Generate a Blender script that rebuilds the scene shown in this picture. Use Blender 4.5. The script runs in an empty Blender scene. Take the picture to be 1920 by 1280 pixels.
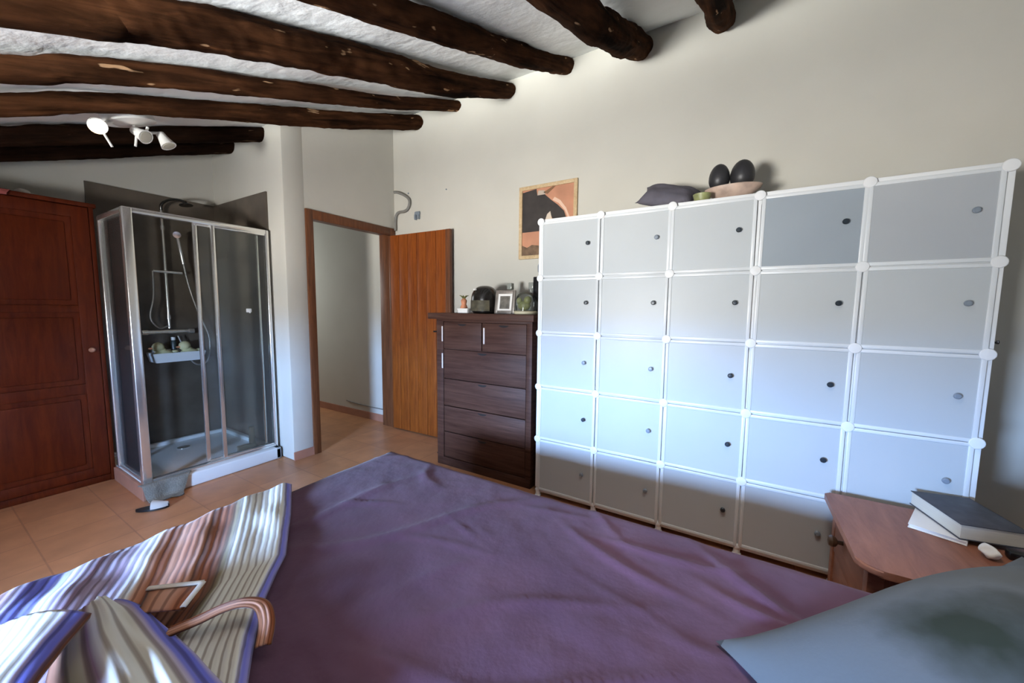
import bpy, bmesh, math, random
from mathutils import Vector, Matrix, noise
random.seed(7)
PI = math.pi
SC = bpy.context.scene
COL = SC.collection

# ------------------------------------------------------------------ camera
YAW, PITCH, ROLL, FPX = 1.032, 0.089, 0.010, 700.0
_F = Vector((math.sin(YAW) * math.cos(PITCH), math.cos(YAW) * math.cos(PITCH), -math.sin(PITCH)))
_R = Vector((math.cos(YAW), -math.sin(YAW), 0))
_U = _R.cross(_F)
R2 = _R * math.cos(ROLL) + _U * math.sin(ROLL)
U2 = _U * math.cos(ROLL) - _R * math.sin(ROLL)
cd = bpy.data.cameras.new('camera')
cd.sensor_fit = 'HORIZONTAL'
cd.sensor_width = 36.0
cd.lens = FPX / 1920.0 * 36.0
cd.clip_start = 0.02
cam = bpy.data.objects.new('camera', cd)
M = Matrix((R2, U2, -_F)).transposed().to_4x4()
M.translation = Vector((0, 0, 1.33))
cam.matrix_world = M
COL.objects.link(cam)
SC.camera = cam

# ------------------------------------------------------------------ colour management, world, daylight
SC.view_settings.view_transform = 'Standard'
SC.view_settings.look = 'None'
SC.view_settings.gamma = 1.0
SC.view_settings.use_curve_mapping = False
SC.view_settings.exposure = 0.0

WX, HY, DY = 2.87, -1.6, 3.2            # wardrobe wall, headboard wall, door wall
LX = -1.7                                # low window wall
WIN = (0.95, 1.80, 0.72, 1.34)           # window: Y0, Y1, Z0, Z1
LXO = LX - 0.40                          # outer face of that thick wall
world = bpy.data.worlds.new('world')
SC.world = world
world.use_nodes = True
wn = world.node_tree.nodes
wl = world.node_tree.links
wn.clear()
w_out = wn.new('ShaderNodeOutputWorld')
w_bg = wn.new('ShaderNodeBackground')
w_tc = wn.new('ShaderNodeTexCoord')
w_sp = wn.new('ShaderNodeSeparateXYZ')
w_cr = wn.new('ShaderNodeValToRGB')
w_mr = wn.new('ShaderNodeMapRange')
wl.new(w_tc.outputs['Generated'], w_sp.inputs[0])
wl.new(w_sp.outputs['Z'], w_mr.inputs[0])
w_mr.inputs[1].default_value = -0.6
w_mr.inputs[2].default_value = 0.6
wl.new(w_mr.outputs[0], w_cr.inputs[0])
# bright sunlit ground close to the house, duller land farther out, blue sky above
RAMP = [(0.0, (12.0, 12.2, 12.0)), (0.08, (9.8, 9.9, 9.8)), (0.15, (5.6, 5.6, 5.4)), (0.205, (2.2, 2.15, 2.05)), (0.25, (2.2, 2.15, 2.05)), (0.345, (2.3, 2.2, 2.05)),
        (0.365, (1.75, 1.75, 1.7)), (0.488, (1.2, 1.25, 1.3)), (0.512, (1.6, 2.45, 4.1)), (1.0, (1.22, 2.08, 3.8))]
e = w_cr.color_ramp.elements
for k_, (p_, c_) in enumerate(RAMP):
    el = e[0] if k_ == 0 else (e[len(e) - 1] if k_ == len(RAMP) - 1 else e.new(p_))
    el.position = p_
    el.color = c_ + (1,)
wl.new(w_cr.outputs[0], w_bg.inputs[0])
w_bg.inputs[1].default_value = 95.0
wl.new(w_bg.outputs[0], w_out.inputs[0])


def area_light(name, loc, direction, sx, sy, energy, color, portal=False, spread=180):
    ld = bpy.data.lights.new(name, 'AREA')
    ld.shape = 'RECTANGLE'
    ld.size, ld.size_y = sx, sy
    ld.energy = energy
    ld.color = color
    ld.spread = math.radians(spread)
    if portal:
        ld.cycles.is_portal = True
    o = bpy.data.objects.new(name, ld)
    o.location = loc
    o.rotation_euler = Vector(direction).to_track_quat('-Z', 'Y').to_euler()
    COL.objects.link(o)
    return o


area_light('window_portal', (LXO + 0.01, (WIN[0] + WIN[1]) / 2, (WIN[2] + WIN[3]) / 2), (1, 0, 0),
           WIN[1] - WIN[0], WIN[3] - WIN[2], 1, (1, 1, 1), portal=True)
# added fill lamps: one at the hall's far end, one above the bed
area_light('hall_fill', (2.38, 5.85, 1.7), (0, -1, -0.35), 0.7, 0.9, 19, (0.92, 0.97, 1.0))
area_light('overhead_fill', (1.02, 0.10, 2.47), (0.18, -0.05, -1), 0.5, 0.5, 10.5, (1.0, 0.90, 0.78), spread=100)

# ------------------------------------------------------------------ materials
MATS = {}


def mat_new(name):
    m = bpy.data.materials.new(name)
    m.use_nodes = True
    nt = m.node_tree
    b = nt.nodes['Principled BSDF']
    MATS[name] = m
    return m, nt, b


def rgb(h):
    """sRGB hex -> linear"""
    v = [int(h[i:i + 2], 16) / 255 for i in (0, 2, 4)]
    return tuple(x / 12.92 if x <= 0.04045 else ((x + 0.055) / 1.055) ** 2.4 for x in v) + (1,)


def add_bump(nt, b, scale, strength, detail=4, dist=0.01, coord='Object', mapscale=None):
    tc = nt.nodes.new('ShaderNodeTexCoord')
    nz = nt.nodes.new('ShaderNodeTexNoise')
    nz.inputs['Scale'].default_value = scale
    nz.inputs['Detail'].default_value = detail
    src = tc.outputs[coord]
    if mapscale:
        mp = nt.nodes.new('ShaderNodeMapping')
        mp.inputs['Scale'].default_value = mapscale
        nt.links.new(src, mp.inputs[0])
        src = mp.outputs[0]
    nt.links.new(src, nz.inputs['Vector'])
    bp = nt.nodes.new('ShaderNodeBump')
    bp.inputs['Strength'].default_value = strength
    bp.inputs['Distance'].default_value = dist
    nt.links.new(nz.outputs['Fac'], bp.inputs['Height'])
    nt.links.new(bp.outputs[0], b.inputs['Normal'])
    return nz


def plain(name, col, rough=0.6, metal=0.0, var=0.0, vscale=8, bump=0.0, bscale=40, spec=0.5, mapscale=None):
    m, nt, b = mat_new(name)
    c = rgb(col) if isinstance(col, str) else col
    b.inputs['Roughness'].default_value = rough
    b.inputs['Metallic'].default_value = metal
    b.inputs['Specular IOR Level'].default_value = spec
    if var > 0:
        tc = nt.nodes.new('ShaderNodeTexCoord')
        nz = nt.nodes.new('ShaderNodeTexNoise')
        nz.inputs['Scale'].default_value = vscale
        nz.inputs['Detail'].default_value = 5
        mp = nt.nodes.new('ShaderNodeMapping')
        mp.inputs['Scale'].default_value = mapscale or (1, 1, 1)
        nt.links.new(tc.outputs['Object'], mp.inputs[0])
        nt.links.new(mp.outputs[0], nz.inputs['Vector'])
        cr = nt.nodes.new('ShaderNodeValToRGB')
        cr.color_ramp.elements[0].position = 0.3
        cr.color_ramp.elements[1].position = 0.7
        cr.color_ramp.elements[0].color = tuple(x * (1 - var) for x in c[:3]) + (1,)
        cr.color_ramp.elements[1].color = tuple(min(1, x * (1 + var)) for x in c[:3]) + (1,)
        nt.links.new(nz.outputs['Fac'], cr.inputs[0])
        nt.links.new(cr.outputs[0], b.inputs['Base Color'])
    else:
        b.inputs['Base Color'].default_value = c
    if bump > 0:
        add_bump(nt, b, bscale, bump, mapscale=mapscale)
    return m


def wood(name, c0, c1, scale=(1, 1, 1), rough=0.45, grain=12, bump=0.15, spec=0.4, tilt=0):
    """scale small along the grain direction"""
    m, nt, b = mat_new(name)
    tc = nt.nodes.new('ShaderNodeTexCoord')
    mp = nt.nodes.new('ShaderNodeMapping')
    mp.inputs['Scale'].default_value = scale
    src = tc.outputs['Object']
    if tilt:
        mr = nt.nodes.new('ShaderNodeMapping')
        mr.inputs['Rotation'].default_value = (0, math.radians(-tilt), 0)
        nt.links.new(src, mr.inputs[0])
        src = mr.outputs[0]
    nt.links.new(src, mp.inputs[0])
    nz = nt.nodes.new('ShaderNodeTexNoise')
    nz.inputs['Scale'].default_value = grain
    nz.inputs['Detail'].default_value = 8
    nz.inputs['Roughness'].default_value = 0.65
    nz.inputs['Distortion'].default_value = 0.6
    nt.links.new(mp.outputs[0], nz.inputs['Vector'])
    cr = nt.nodes.new('ShaderNodeValToRGB')
    cr.color_ramp.elements[0].position = 0.32
    cr.color_ramp.elements[1].position = 0.68
    cr.color_ramp.elements[0].color = rgb(c0)
    cr.color_ramp.elements[1].color = rgb(c1)
    nt.links.new(nz.outputs['Fac'], cr.inputs[0])
    nt.links.new(cr.outputs[0], b.inputs['Base Color'])
    b.inputs['Roughness'].default_value = rough
    b.inputs['Specular IOR Level'].default_value = spec
    bp = nt.nodes.new('ShaderNodeBump')
    bp.inputs['Strength'].default_value = bump
    bp.inputs['Distance'].default_value = 0.004
    nt.links.new(nz.outputs['Fac'], bp.inputs['Height'])
    nt.links.new(bp.outputs[0], b.inputs['Normal'])
    return m


m_wall = plain('plaster_wall', 'c6c4bb', 0.9, var=0.03, vscale=2.5, bump=0.12, bscale=18, spec=0.2)
m_ceil = plain('whitewashed_ceiling', 'f2f6f6', 0.92, var=0.04, vscale=3, bump=0.5, bscale=14, spec=0.2)
m_white = plain('white_plastic', 'e2e5e7', 0.4)
m_frame = plain('white_door_rim', 'd3d8db', 0.35)
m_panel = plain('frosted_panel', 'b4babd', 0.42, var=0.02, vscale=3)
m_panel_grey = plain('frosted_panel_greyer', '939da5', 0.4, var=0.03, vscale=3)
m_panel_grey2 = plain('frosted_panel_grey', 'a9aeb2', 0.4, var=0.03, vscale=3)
m_knob_dark = plain('dark_knob', '202a33', 0.35)
m_knob_grey = plain('grey_knob', '7d8894', 0.35)
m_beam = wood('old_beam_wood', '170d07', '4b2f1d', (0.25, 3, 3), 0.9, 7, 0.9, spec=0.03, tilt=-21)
m_bounce_cut = wood('bounce_cut_wood', '24170e', '3c281a', (3, 0.3, 3), 0.9, 9, 0.3, spec=0.05)  # dark finish added out of view to soak up bounce
m_beam_shaded = wood('shaded_beam_wood', '0d0805', '2a1a11', (0.25, 3, 3), 0.9, 7, 0.9, spec=0.03, tilt=-21)  # darker copy of the beam wood, shade above the shower put into its colour
m_red = wood('dark_red_wood', '401406', '56200a', (3, 3, 0.35), 0.5, 10, 0.12, spec=0.12)
m_door = wood('orange_door_wood', '703614', '944f1c', (4, 4, 0.25), 0.5, 14, 0.15, spec=0.15)
m_casing = wood('brown_casing_wood', '4e2c18', '75472a', (4, 4, 0.3), 0.45, 12, 0.12)
m_dresser = wood('walnut_dresser', '38211a', '543a2f', (1.0, 0.25, 5), 0.5, 10, 0.1, spec=0.15)
m_dresser_in = plain('dark_recess', '140d0b', 0.8)
m_stand = wood('reddish_pine', '7a4a36', '9c6850', (0.5, 2.5, 2.5), 0.42, 7, 0.08)
for bm_ in (m_beam, m_beam_shaded):      # mottled bark with a few pale chips
    nt = bm_.node_tree
    b = nt.nodes['Principled BSDF']
    base_link = b.inputs['Base Color'].links[0].from_socket
    tc = nt.nodes.new('ShaderNodeTexCoord')
    mr = nt.nodes.new('ShaderNodeMapping')
    mr.inputs['Rotation'].default_value = (0, math.radians(21), 0)
    mp = nt.nodes.new('ShaderNodeMapping')
    mp.inputs['Scale'].default_value = (0.45, 1.3, 1.3)
    nt.links.new(tc.outputs['Object'], mr.inputs[0])
    nt.links.new(mr.outputs[0], mp.inputs[0])
    n1 = nt.nodes.new('ShaderNodeTexNoise')
    n1.inputs['Scale'].default_value = 9
    n1.inputs['Detail'].default_value = 7
    nt.links.new(mp.outputs[0], n1.inputs['Vector'])
    r1 = nt.nodes.new('ShaderNodeValToRGB')
    r1.color_ramp.elements[0].position = 0.35
    r1.color_ramp.elements[0].color = (0.5, 0.47, 0.45, 1)
    r1.color_ramp.elements[1].position = 0.65
    r1.color_ramp.elements[1].color = (1.25, 1.2, 1.12, 1)
    nt.links.new(n1.outputs['Fac'], r1.inputs[0])
    m1 = nt.nodes.new('ShaderNodeMixRGB')
    m1.blend_type = 'MULTIPLY'
    m1.inputs[0].default_value = 1.0
    nt.links.new(base_link, m1.inputs[1])
    nt.links.new(r1.outputs[0], m1.inputs[2])
    n2 = nt.nodes.new('ShaderNodeTexNoise')
    n2.inputs['Scale'].default_value = 11
    n2.inputs['Detail'].default_value = 2
    m2_ = nt.nodes.new('ShaderNodeMapping')
    m2_.inputs['Scale'].default_value = (0.6, 2.0, 2.0)
    m2_.inputs['Location'].default_value = (3.3, 1.7, 0.4)
    nt.links.new(mr.outputs[0], m2_.inputs[0])
    nt.links.new(m2_.outputs[0], n2.inputs['Vector'])
    r2 = nt.nodes.new('ShaderNodeValToRGB')
    r2.color_ramp.elements[0].position = 0.685
    r2.color_ramp.elements[0].color = (0, 0, 0, 1)
    r2.color_ramp.elements[1].position = 0.715
    r2.color_ramp.elements[1].color = (1, 1, 1, 1)
    nt.links.new(n2.outputs['Fac'], r2.inputs[0])
    m3 = nt.nodes.new('ShaderNodeMixRGB')
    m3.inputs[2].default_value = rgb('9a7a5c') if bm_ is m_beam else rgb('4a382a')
    nt.links.new(r2.outputs[0], m3.inputs[0])
    nt.links.new(m1.outputs[0], m3.inputs[1])
    nt.links.new(m3.outputs[0], b.inputs['Base Color'])
m_tile_wall = plain('slate_tile', '5a5147', 0.32, var=0.35, vscale=4, bump=0.08, bscale=12)
m_chrome = plain('chrome', 'f0f0ee', 0.22, 0.9)
m_black = plain('black_plastic', '101012', 0.35)
m_tray = plain('shower_tray_white', 'dfe1e2', 0.3)
m_mat = plain('grey_towelling', '77756d', 0.95, var=0.12, vscale=30, bump=0.6, bscale=120)
m_terracotta = plain('terracotta_skirting', 'a67560', 0.5, var=0.12, vscale=6)
m_charcoal = plain('charcoal_ceramic', '2b2b2e', 0.45, var=0.15, vscale=10)
m_cushion = plain('grey_mauve_cushion', '5b5862', 0.9, var=0.1, vscale=20, bump=0.2, bscale=60)
m_greenish = plain('green_yellow_glaze', '8d9162', 0.4, var=0.25, vscale=20)
m_tan = plain('duck_yellow', 'd6d2a6', 0.5)
m_cream = plain('book_pages', 'cfcabc', 0.8, var=0.05, vscale=4, mapscale=(1, 1, 90))
m_bookcover = plain('dark_book_cover', '3f3f46', 0.55, var=0.3, vscale=25)
m_white_paper = plain('white_paper', 'e8e6e2', 0.7)
m_olive = plain('olive_figure', '6e7040', 0.5, var=0.3, vscale=30)
m_orange = plain('orange_clay', 'd08a66', 0.6, var=0.2, vscale=25)
m_silver = plain('pewter_frame', '8e8780', 0.4, 0.4, var=0.15, vscale=40)
m_grey_tube = plain('grey_conduit', '7c7b76', 0.6)
m_picframe = wood('light_wood_frame', 'b59a74', 'd0b892', (3, 3, 3), 0.5, 10, 0.05)
m_edge_glint = plain('edge_glint', 'd8cdc6', 0.4)
m_lampwhite = plain('lamp_white', 'e6e6e2', 0.4)
m_red_thing = plain('pinkish_cloth', '8a443e', 0.8, var=0.2, vscale=20)
m_brass = plain('dark_brass_knob', '4a3626', 0.4)

# purple bed sheet
m_sheet, nt, b = mat_new('purple_sheet')
tc = nt.nodes.new('ShaderNodeTexCoord')
nz = nt.nodes.new('ShaderNodeTexNoise')
nz.inputs['Scale'].default_value = 3.5
nz.inputs['Detail'].default_value = 6
nt.links.new(tc.outputs['Object'], nz.inputs['Vector'])
cr = nt.nodes.new('ShaderNodeValToRGB')
cr.color_ramp.elements[0].position = 0.35
cr.color_ramp.elements[0].color = rgb('50364a')
cr.color_ramp.elements[1].position = 0.7
cr.color_ramp.elements[1].color = rgb('5f4357')
nt.links.new(nz.outputs['Fac'], cr.inputs[0])
nt.links.new(cr.outputs[0], b.inputs['Base Color'])
b.inputs['Roughness'].default_value = 0.85
b.inputs['Sheen Weight'].default_value = 0.15
b.inputs['Specular IOR Level'].default_value = 0.15
add_bump(nt, b, 9, 0.35, 6, 0.02)

# pillow: grey blue cotton with a dark green patch
m_pillow, nt, b = mat_new('grey_blue_cotton')
tc = nt.nodes.new('ShaderNodeTexCoord')
mp = nt.nodes.new('ShaderNodeMapping')
mp.inputs['Location'].default_value = (-0.93, 0.40, 0)      # patch centre, thing-local = world xy
mp.inputs['Scale'].default_value = (1, 1, 0)
nt.links.new(tc.outputs['UV'], mp.inputs[0])
ln = nt.nodes.new('ShaderNodeVectorMath')
ln.operation = 'LENGTH'
nz = nt.nodes.new('ShaderNodeTexNoise')
nz.inputs['Scale'].default_value = 9
nz.inputs['Detail'].default_value = 5
nt.links.new(tc.outputs['UV'], nz.inputs['Vector'])
ma = nt.nodes.new('ShaderNodeMath')
ma.operation = 'MULTIPLY_ADD'
ma.inputs[1].default_value = 0.16
nt.links.new(mp.outputs[0], ln.inputs[0])
nt.links.new(nz.outputs['Fac'], ma.inputs[0])
nt.links.new(ln.outputs['Value'], ma.inputs[2])
cr = nt.nodes.new('ShaderNodeValToRGB')
cr.color_ramp.elements[0].position = 0.12
cr.color_ramp.elements[0].color = rgb('2c322b')
cr.color_ramp.elements[1].position = 0.22
cr.color_ramp.elements[1].color = rgb('595e62')
nt.links.new(ma.outputs[0], cr.inputs[0])
nt.links.new(cr.outputs[0], b.inputs['Base Color'])
b.inputs['Roughness'].default_value = 0.9
b.inputs['Specular IOR Level'].default_value = 0.15
add_bump(nt, b, 14, 0.2, 5, 0.01)

# floor tiles
m_floor, nt, b = mat_new('terracotta_floor')
tc = nt.nodes.new('ShaderNodeTexCoord')
br = nt.nodes.new('ShaderNodeTexBrick')
br.offset = 0.0
br.inputs['Scale'].default_value = 1.0
br.inputs['Brick Width'].default_value = 0.33
br.inputs['Row Height'].default_value = 0.33
br.inputs['Mortar Size'].default_value = 0.004
br.inputs['Mortar Smooth'].default_value = 0.3
br.inputs['Color1'].default_value = rgb('bc855d')
br.inputs['Color2'].default_value = rgb('b07b56')
br.inputs['Mortar'].default_value = rgb('a06f50')
nt.links.new(tc.outputs['Object'], br.inputs['Vector'])
nz = nt.nodes.new('ShaderNodeTexNoise')
nz.inputs['Scale'].default_value = 7
nz.inputs['Detail'].default_value = 5
nt.links.new(tc.outputs['Object'], nz.inputs['Vector'])
mx = nt.nodes.new('ShaderNodeMixRGB')
mx.blend_type = 'OVERLAY'
mx.inputs[0].default_value = 0.3
nt.links.new(br.outputs['Color'], mx.inputs[1])
nt.links.new(nz.outputs['Fac'], mx.inputs[2])
nt.links.new(mx.outputs[0], b.inputs['Base Color'])
b.inputs['Roughness'].default_value = 0.38

# shower glass: thin pane
m_glass, nt, b = mat_new('shower_glass')
nt.nodes.remove(b)
out = nt.nodes['Material Output']
tr = nt.nodes.new('ShaderNodeBsdfTransparent')
tr.inputs[0].default_value = (0.95, 0.97, 0.96, 1)
gl = nt.nodes.new('ShaderNodeBsdfGlossy')
gl.inputs['Roughness'].default_value = 0.05
df = nt.nodes.new('ShaderNodeBsdfDiffuse')
df.inputs[0].default_value = (0.55, 0.58, 0.57, 1)
fr = nt.nodes.new('ShaderNodeFresnel')
fr.inputs[0].default_value = 1.25
mx = nt.nodes.new('ShaderNodeMixShader')
mx2 = nt.nodes.new('ShaderNodeMixShader')
mx2.inputs[0].default_value = 0.055
nt.links.new(fr.outputs[0], mx.inputs[0])
nt.links.new(tr.outputs[0], mx2.inputs[1])
nt.links.new(df.outputs[0], mx2.inputs[2])
nt.links.new(mx2.outputs[0], mx.inputs[1])
nt.links.new(gl.outputs[0], mx.inputs[2])
nt.links.new(mx.outputs[0], out.inputs[0])

m_clear, nt, b = mat_new('clear_glass')
b.inputs['Base Color'].default_value = (0.8, 0.85, 0.82, 1)
b.inputs['Roughness'].default_value = 0.05
b.inputs['Transmission Weight'].default_value = 0.85

m_bulb, nt, b = mat_new('lit_bulb')
b.inputs['Base Color'].default_value = (1, 1, 1, 1)
b.inputs['Emission Color'].default_value = (1.0, 0.95, 0.88, 1)
b.inputs['Emission Strength'].default_value = 14


def stripes(name, stops, wscale=7.0, bump=0.25):
    """stripe material: colour by UV.x, stops = [(pos, hex)] constant bands"""
    m, nt, b = mat_new(name)
    tc = nt.nodes.new('ShaderNodeTexCoord')
    sp = nt.nodes.new('ShaderNodeSeparateXYZ')
    nt.links.new(tc.outputs['UV'], sp.inputs[0])
    nz = nt.nodes.new('ShaderNodeTexNoise')
    nz.inputs['Scale'].default_value = 6
    nz.inputs['Detail'].default_value = 6
    nt.links.new(tc.outputs['UV'], nz.inputs['Vector'])
    ma = nt.nodes.new('ShaderNodeMath')
    ma.operation = 'MULTIPLY_ADD'
    ma.inputs[1].default_value = 0.012
    nt.links.new(nz.outputs['Fac'], ma.inputs[0])
    nt.links.new(sp.outputs['X'], ma.inputs[2])
    # broad bands, plus thin ribs as a wave
    half = [stops[:30], stops[30:]]
    cr = nt.nodes.new('ShaderNodeValToRGB')
    cr.color_ramp.interpolation = 'LINEAR'
    els = cr.color_ramp.elements
    els[0].position, els[0].color = stops[0][0], rgb(stops[0][1])
    els[1].position, els[1].color = stops[-1][0], rgb(stops[-1][1])
    for p, c in stops[1:-1]:
        x = els.new(p)
        x.color = rgb(c)
    nt.links.new(ma.outputs[0], cr.inputs[0])
    wv = nt.nodes.new('ShaderNodeTexWave')
    wv.inputs['Scale'].default_value = wscale
    wv.inputs['Distortion'].default_value = 1.2
    wv.inputs['Detail'].default_value = 2
    nt.links.new(tc.outputs['UV'], wv.inputs['Vector'])
    mx = nt.nodes.new('ShaderNodeMixRGB')
    mx.blend_type = 'MULTIPLY'
    wr = nt.nodes.new('ShaderNodeValToRGB')
    wr.color_ramp.elements[0].position = 0.05
    wr.color_ramp.elements[0].color = (0.42, 0.36, 0.34, 1)
    wr.color_ramp.elements[1].position = 0.35
    wr.color_ramp.elements[1].color = (1, 1, 1, 1)
    nt.links.new(wv.outputs['Fac'], wr.inputs[0])
    mx.inputs[0].default_value = 0.85
    nt.links.new(cr.outputs[0], mx.inputs[1])
    nt.links.new(wr.outputs[0], mx.inputs[2])
    nt.links.new(mx.outputs[0], b.inputs['Base Color'])
    b.inputs['Roughness'].default_value = 0.9
    b.inputs['Specular IOR Level'].default_value = 0.1
    b.inputs['Sheen Weight'].default_value = 0.2
    bp = nt.nodes.new('ShaderNodeBump')
    bp.inputs['Strength'].default_value = bump
    bp.inputs['Distance'].default_value = 0.006
    nt.links.new(wv.outputs['Fac'], bp.inputs['Height'])
    nt.links.new(bp.outputs[0], b.inputs['Normal'])
    return m


CRM, RUST, BRN, LIL, BLU, MAU, TER, OLV = 'd9d8cf', '9c5d3c', '6f4128', 'b3a7c4', '6a6ecb', '84687a', 'c08a6d', '7d7358'
m_robe = stripes('robe_stripes', [
    (0.0, LIL), (0.022, BLU), (0.035, CRM), (0.17, CRM), (0.185, OLV), (0.205, BRN), (0.235, RUST), (0.255, BRN),
    (0.27, TER), (0.30, RUST), (0.33, TER), (0.36, RUST), (0.385, TER), (0.40, CRM), (0.43, LIL), (0.46, MAU),
    (0.48, LIL), (0.52, MAU), (0.56, LIL), (0.575, CRM), (0.60, BLU), (0.64, BLU), (0.65, LIL), (0.69, RUST),
    (0.74, TER), (0.78, LIL), (0.83, MAU), (0.88, CRM), (0.94, RUST), (1.0, BRN)], 15.0)
m_sleeve = stripes('robe_sleeve_stripes', [
    (0.0, BRN), (0.08, TER), (0.16, OLV), (0.26, 'a39a84'), (0.34, MAU), (0.40, CRM), (0.47, CRM), (0.72, CRM),
    (0.80, LIL), (0.84, BLU), (0.95, BLU), (1.0, LIL)], 2.1)
m_cuff = stripes('robe_cuff_stripes', [
    (0.0, TER), (0.12, 'd8a58e'), (0.22, CRM), (0.72, CRM), (0.80, LIL), (0.84, BLU), (0.93, BLU), (0.96, MAU), (1.0, BRN)], 2.6)
m_belt = stripes('robe_belt_stripes', [(0.0, BRN), (0.2, TER), (0.5, 'c79a86'), (0.8, RUST), (1.0, BRN)], 1.2)
m_trimcream = plain('robe_cream_trim', 'd6cfc4', 0.9, var=0.08, vscale=40)

# ------------------------------------------------------------------ object helpers


def root_of(o):
    while o.parent:
        o = o.parent
    return o


def thing(name, label, cat, loc=(0, 0, 0), rotz=0.0, group=None, kind=None):
    o = bpy.data.objects.new(name, None)
    o.empty_display_size = 0.05
    COL.objects.link(o)
    o.location = loc
    o.rotation_euler = (0, 0, rotz)
    tag(o, label, cat, group, kind)
    return o


def tag(o, label=None, cat=None, group=None, kind=None):
    if label:
        o['label'] = label
    if cat:
        o['category'] = cat
    if group:
        o['group'] = group
    if kind:
        o['kind'] = kind
    return o


def finish(name, bm, mat, parent=None, smooth=38, loc=None, label=None, recalc=True):
    """bm in world coordinates -> one mesh object; under a parent the verts go to the thing's frame"""
    if recalc:
        bmesh.ops.recalc_face_normals(bm, faces=bm.faces)
    me = bpy.data.meshes.new(name)
    if parent is not None:
        r = root_of(parent)
        mw = Matrix.Translation(r.location) @ r.rotation_euler.to_matrix().to_4x4()
        bmesh.ops.transform(bm, matrix=mw.inverted(), verts=bm.verts)
    elif loc is not None:
        bmesh.ops.translate(bm, vec=-Vector(loc), verts=bm.verts)
    bm.to_mesh(me)
    bm.free()
    mats = mat if isinstance(mat, (list, tuple)) else [mat]
    for x in mats:
        me.materials.append(x)
    if smooth:
        for p in me.polygons:
            p.use_smooth = True
        me.set_sharp_from_angle(angle=math.radians(smooth))
    o = bpy.data.objects.new(name, me)
    COL.objects.link(o)
    if parent is not None:
        o.parent = parent
    elif loc is not None:
        o.location = loc
    if label:
        o['label'] = label
    return o


def base_of(bm):
    xs = [v.co for v in bm.verts]
    return (sum(c.x for c in xs) / len(xs), sum(c.y for c in xs) / len(xs), min(c.z for c in xs))


def solo(name, bm, mat, label, cat, group=None, kind=None, smooth=38):
    o = finish(name, bm, mat, None, smooth, loc=base_of(bm))
    return tag(o, label, cat, group, kind)


def struct(name, bm, mat, smooth=38):
    o = finish(name, bm, mat, None, smooth, loc=(0, 0, 0))
    o['kind'] = 'structure'
    return o


def merge(bm, tmp, mtx=None, mi=0):
    if mtx is not None:
        bmesh.ops.transform(tmp, matrix=mtx, verts=tmp.verts)
    me = bpy.data.meshes.new('tmp')
    for f in tmp.faces:
        f.material_index = mi
    tmp.to_mesh(me)
    tmp.free()
    bm.from_mesh(me)
    bpy.data.meshes.remove(me)


def box(bm, x0, x1, y0, y1, z0, z1, bev=0.0, mtx=None, seg=2, mi=0):
    t = bmesh.new()
    r = bmesh.ops.create_cube(t, size=1.0)
    bmesh.ops.scale(t, vec=(abs(x1 - x0), abs(y1 - y0), abs(z1 - z0)), verts=t.verts)
    bmesh.ops.translate(t, vec=((x0 + x1) / 2, (y0 + y1) / 2, (z0 + z1) / 2), verts=t.verts)
    if bev > 0:
        bmesh.ops.bevel(t, geom=t.edges[:], offset=bev, segments=seg, affect='EDGES', profile=0.5)
    merge(bm, t, mtx, mi)
    return bm


def rim_x(bm, x0, x1, ya, yb, z0, z1, w, bev=0.003, mtx=None):
    """rectangular rim facing X: two uprights, two rails between them"""
    yl_, yh_ = min(ya, yb), max(ya, yb)
    box(bm, x0, x1, yl_, yl_ + w, z0, z1, bev, mtx)
    box(bm, x0, x1, yh_ - w, yh_, z0, z1, bev, mtx)
    box(bm, x0 + 0.0003, x1 - 0.0003, yl_ + w - bev, yh_ - w + bev, z0, z0 + w, bev, mtx)
    box(bm, x0 + 0.0003, x1 - 0.0003, yl_ + w - bev, yh_ - w + bev, z1 - w, z1, bev, mtx)
    return bm


def frame_axes(d):
    d = Vector(d).normalized()
    a = Vector((0, 0, 1)) if abs(d.z) < 0.9 else Vector((1, 0, 0))
    u = d.cross(a).normalized()
    v = d.cross(u).normalized()
    return u, v


def tube(bm, pts, rad, n=10, cap=True, jitter=0.0, seed=0):
    """tube along pts; rad number or list"""
    pts = [Vector(p) for p in pts]
    rads = rad if isinstance(rad, (list, tuple)) else [rad] * len(pts)
    rings = []
    u = None
    for i, p in enumerate(pts):
        d = (pts[min(i + 1, len(pts) - 1)] - pts[max(i - 1, 0)]).normalized()
        if u is None:
            u, v = frame_axes(d)
        else:
            u = (u - d * u.dot(d)).normalized()
            v = d.cross(u).normalized()
        ring = []
        for k in range(n):
            a = 2 * PI * k / n
            rr = rads[i]
            if jitter:
                ca_, sa_ = math.cos(a), math.sin(a)
                rr *= 1 + jitter * noise.noise(Vector((p.x * 3.1 + seed, p.y * 3.1 + ca_ * 0.9, p.z * 3.1 + sa_ * 0.9)))
                rr *= 1 + 0.5 * jitter * noise.noise(Vector((p.x * 11 + seed, ca_ * 1.8, sa_ * 1.8 + seed)))
                rr *= 1 + 0.35 * jitter * noise.noise(Vector((p.x * 27 + seed, ca_ * 3, sa_ * 3)))
            ring.append(bm.verts.new(p + (u * math.cos(a) + v * math.sin(a)) * rr))
        rings.append(ring)
    for r0, r1 in zip(rings, rings[1:]):
        for k in range(n):
            bm.faces.new((r0[k], r0[(k + 1) % n], r1[(k + 1) % n], r1[k]))
    if cap:
        bm.faces.new(rings[0][::-1])
        bm.faces.new(rings[-1])
    return bm


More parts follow.
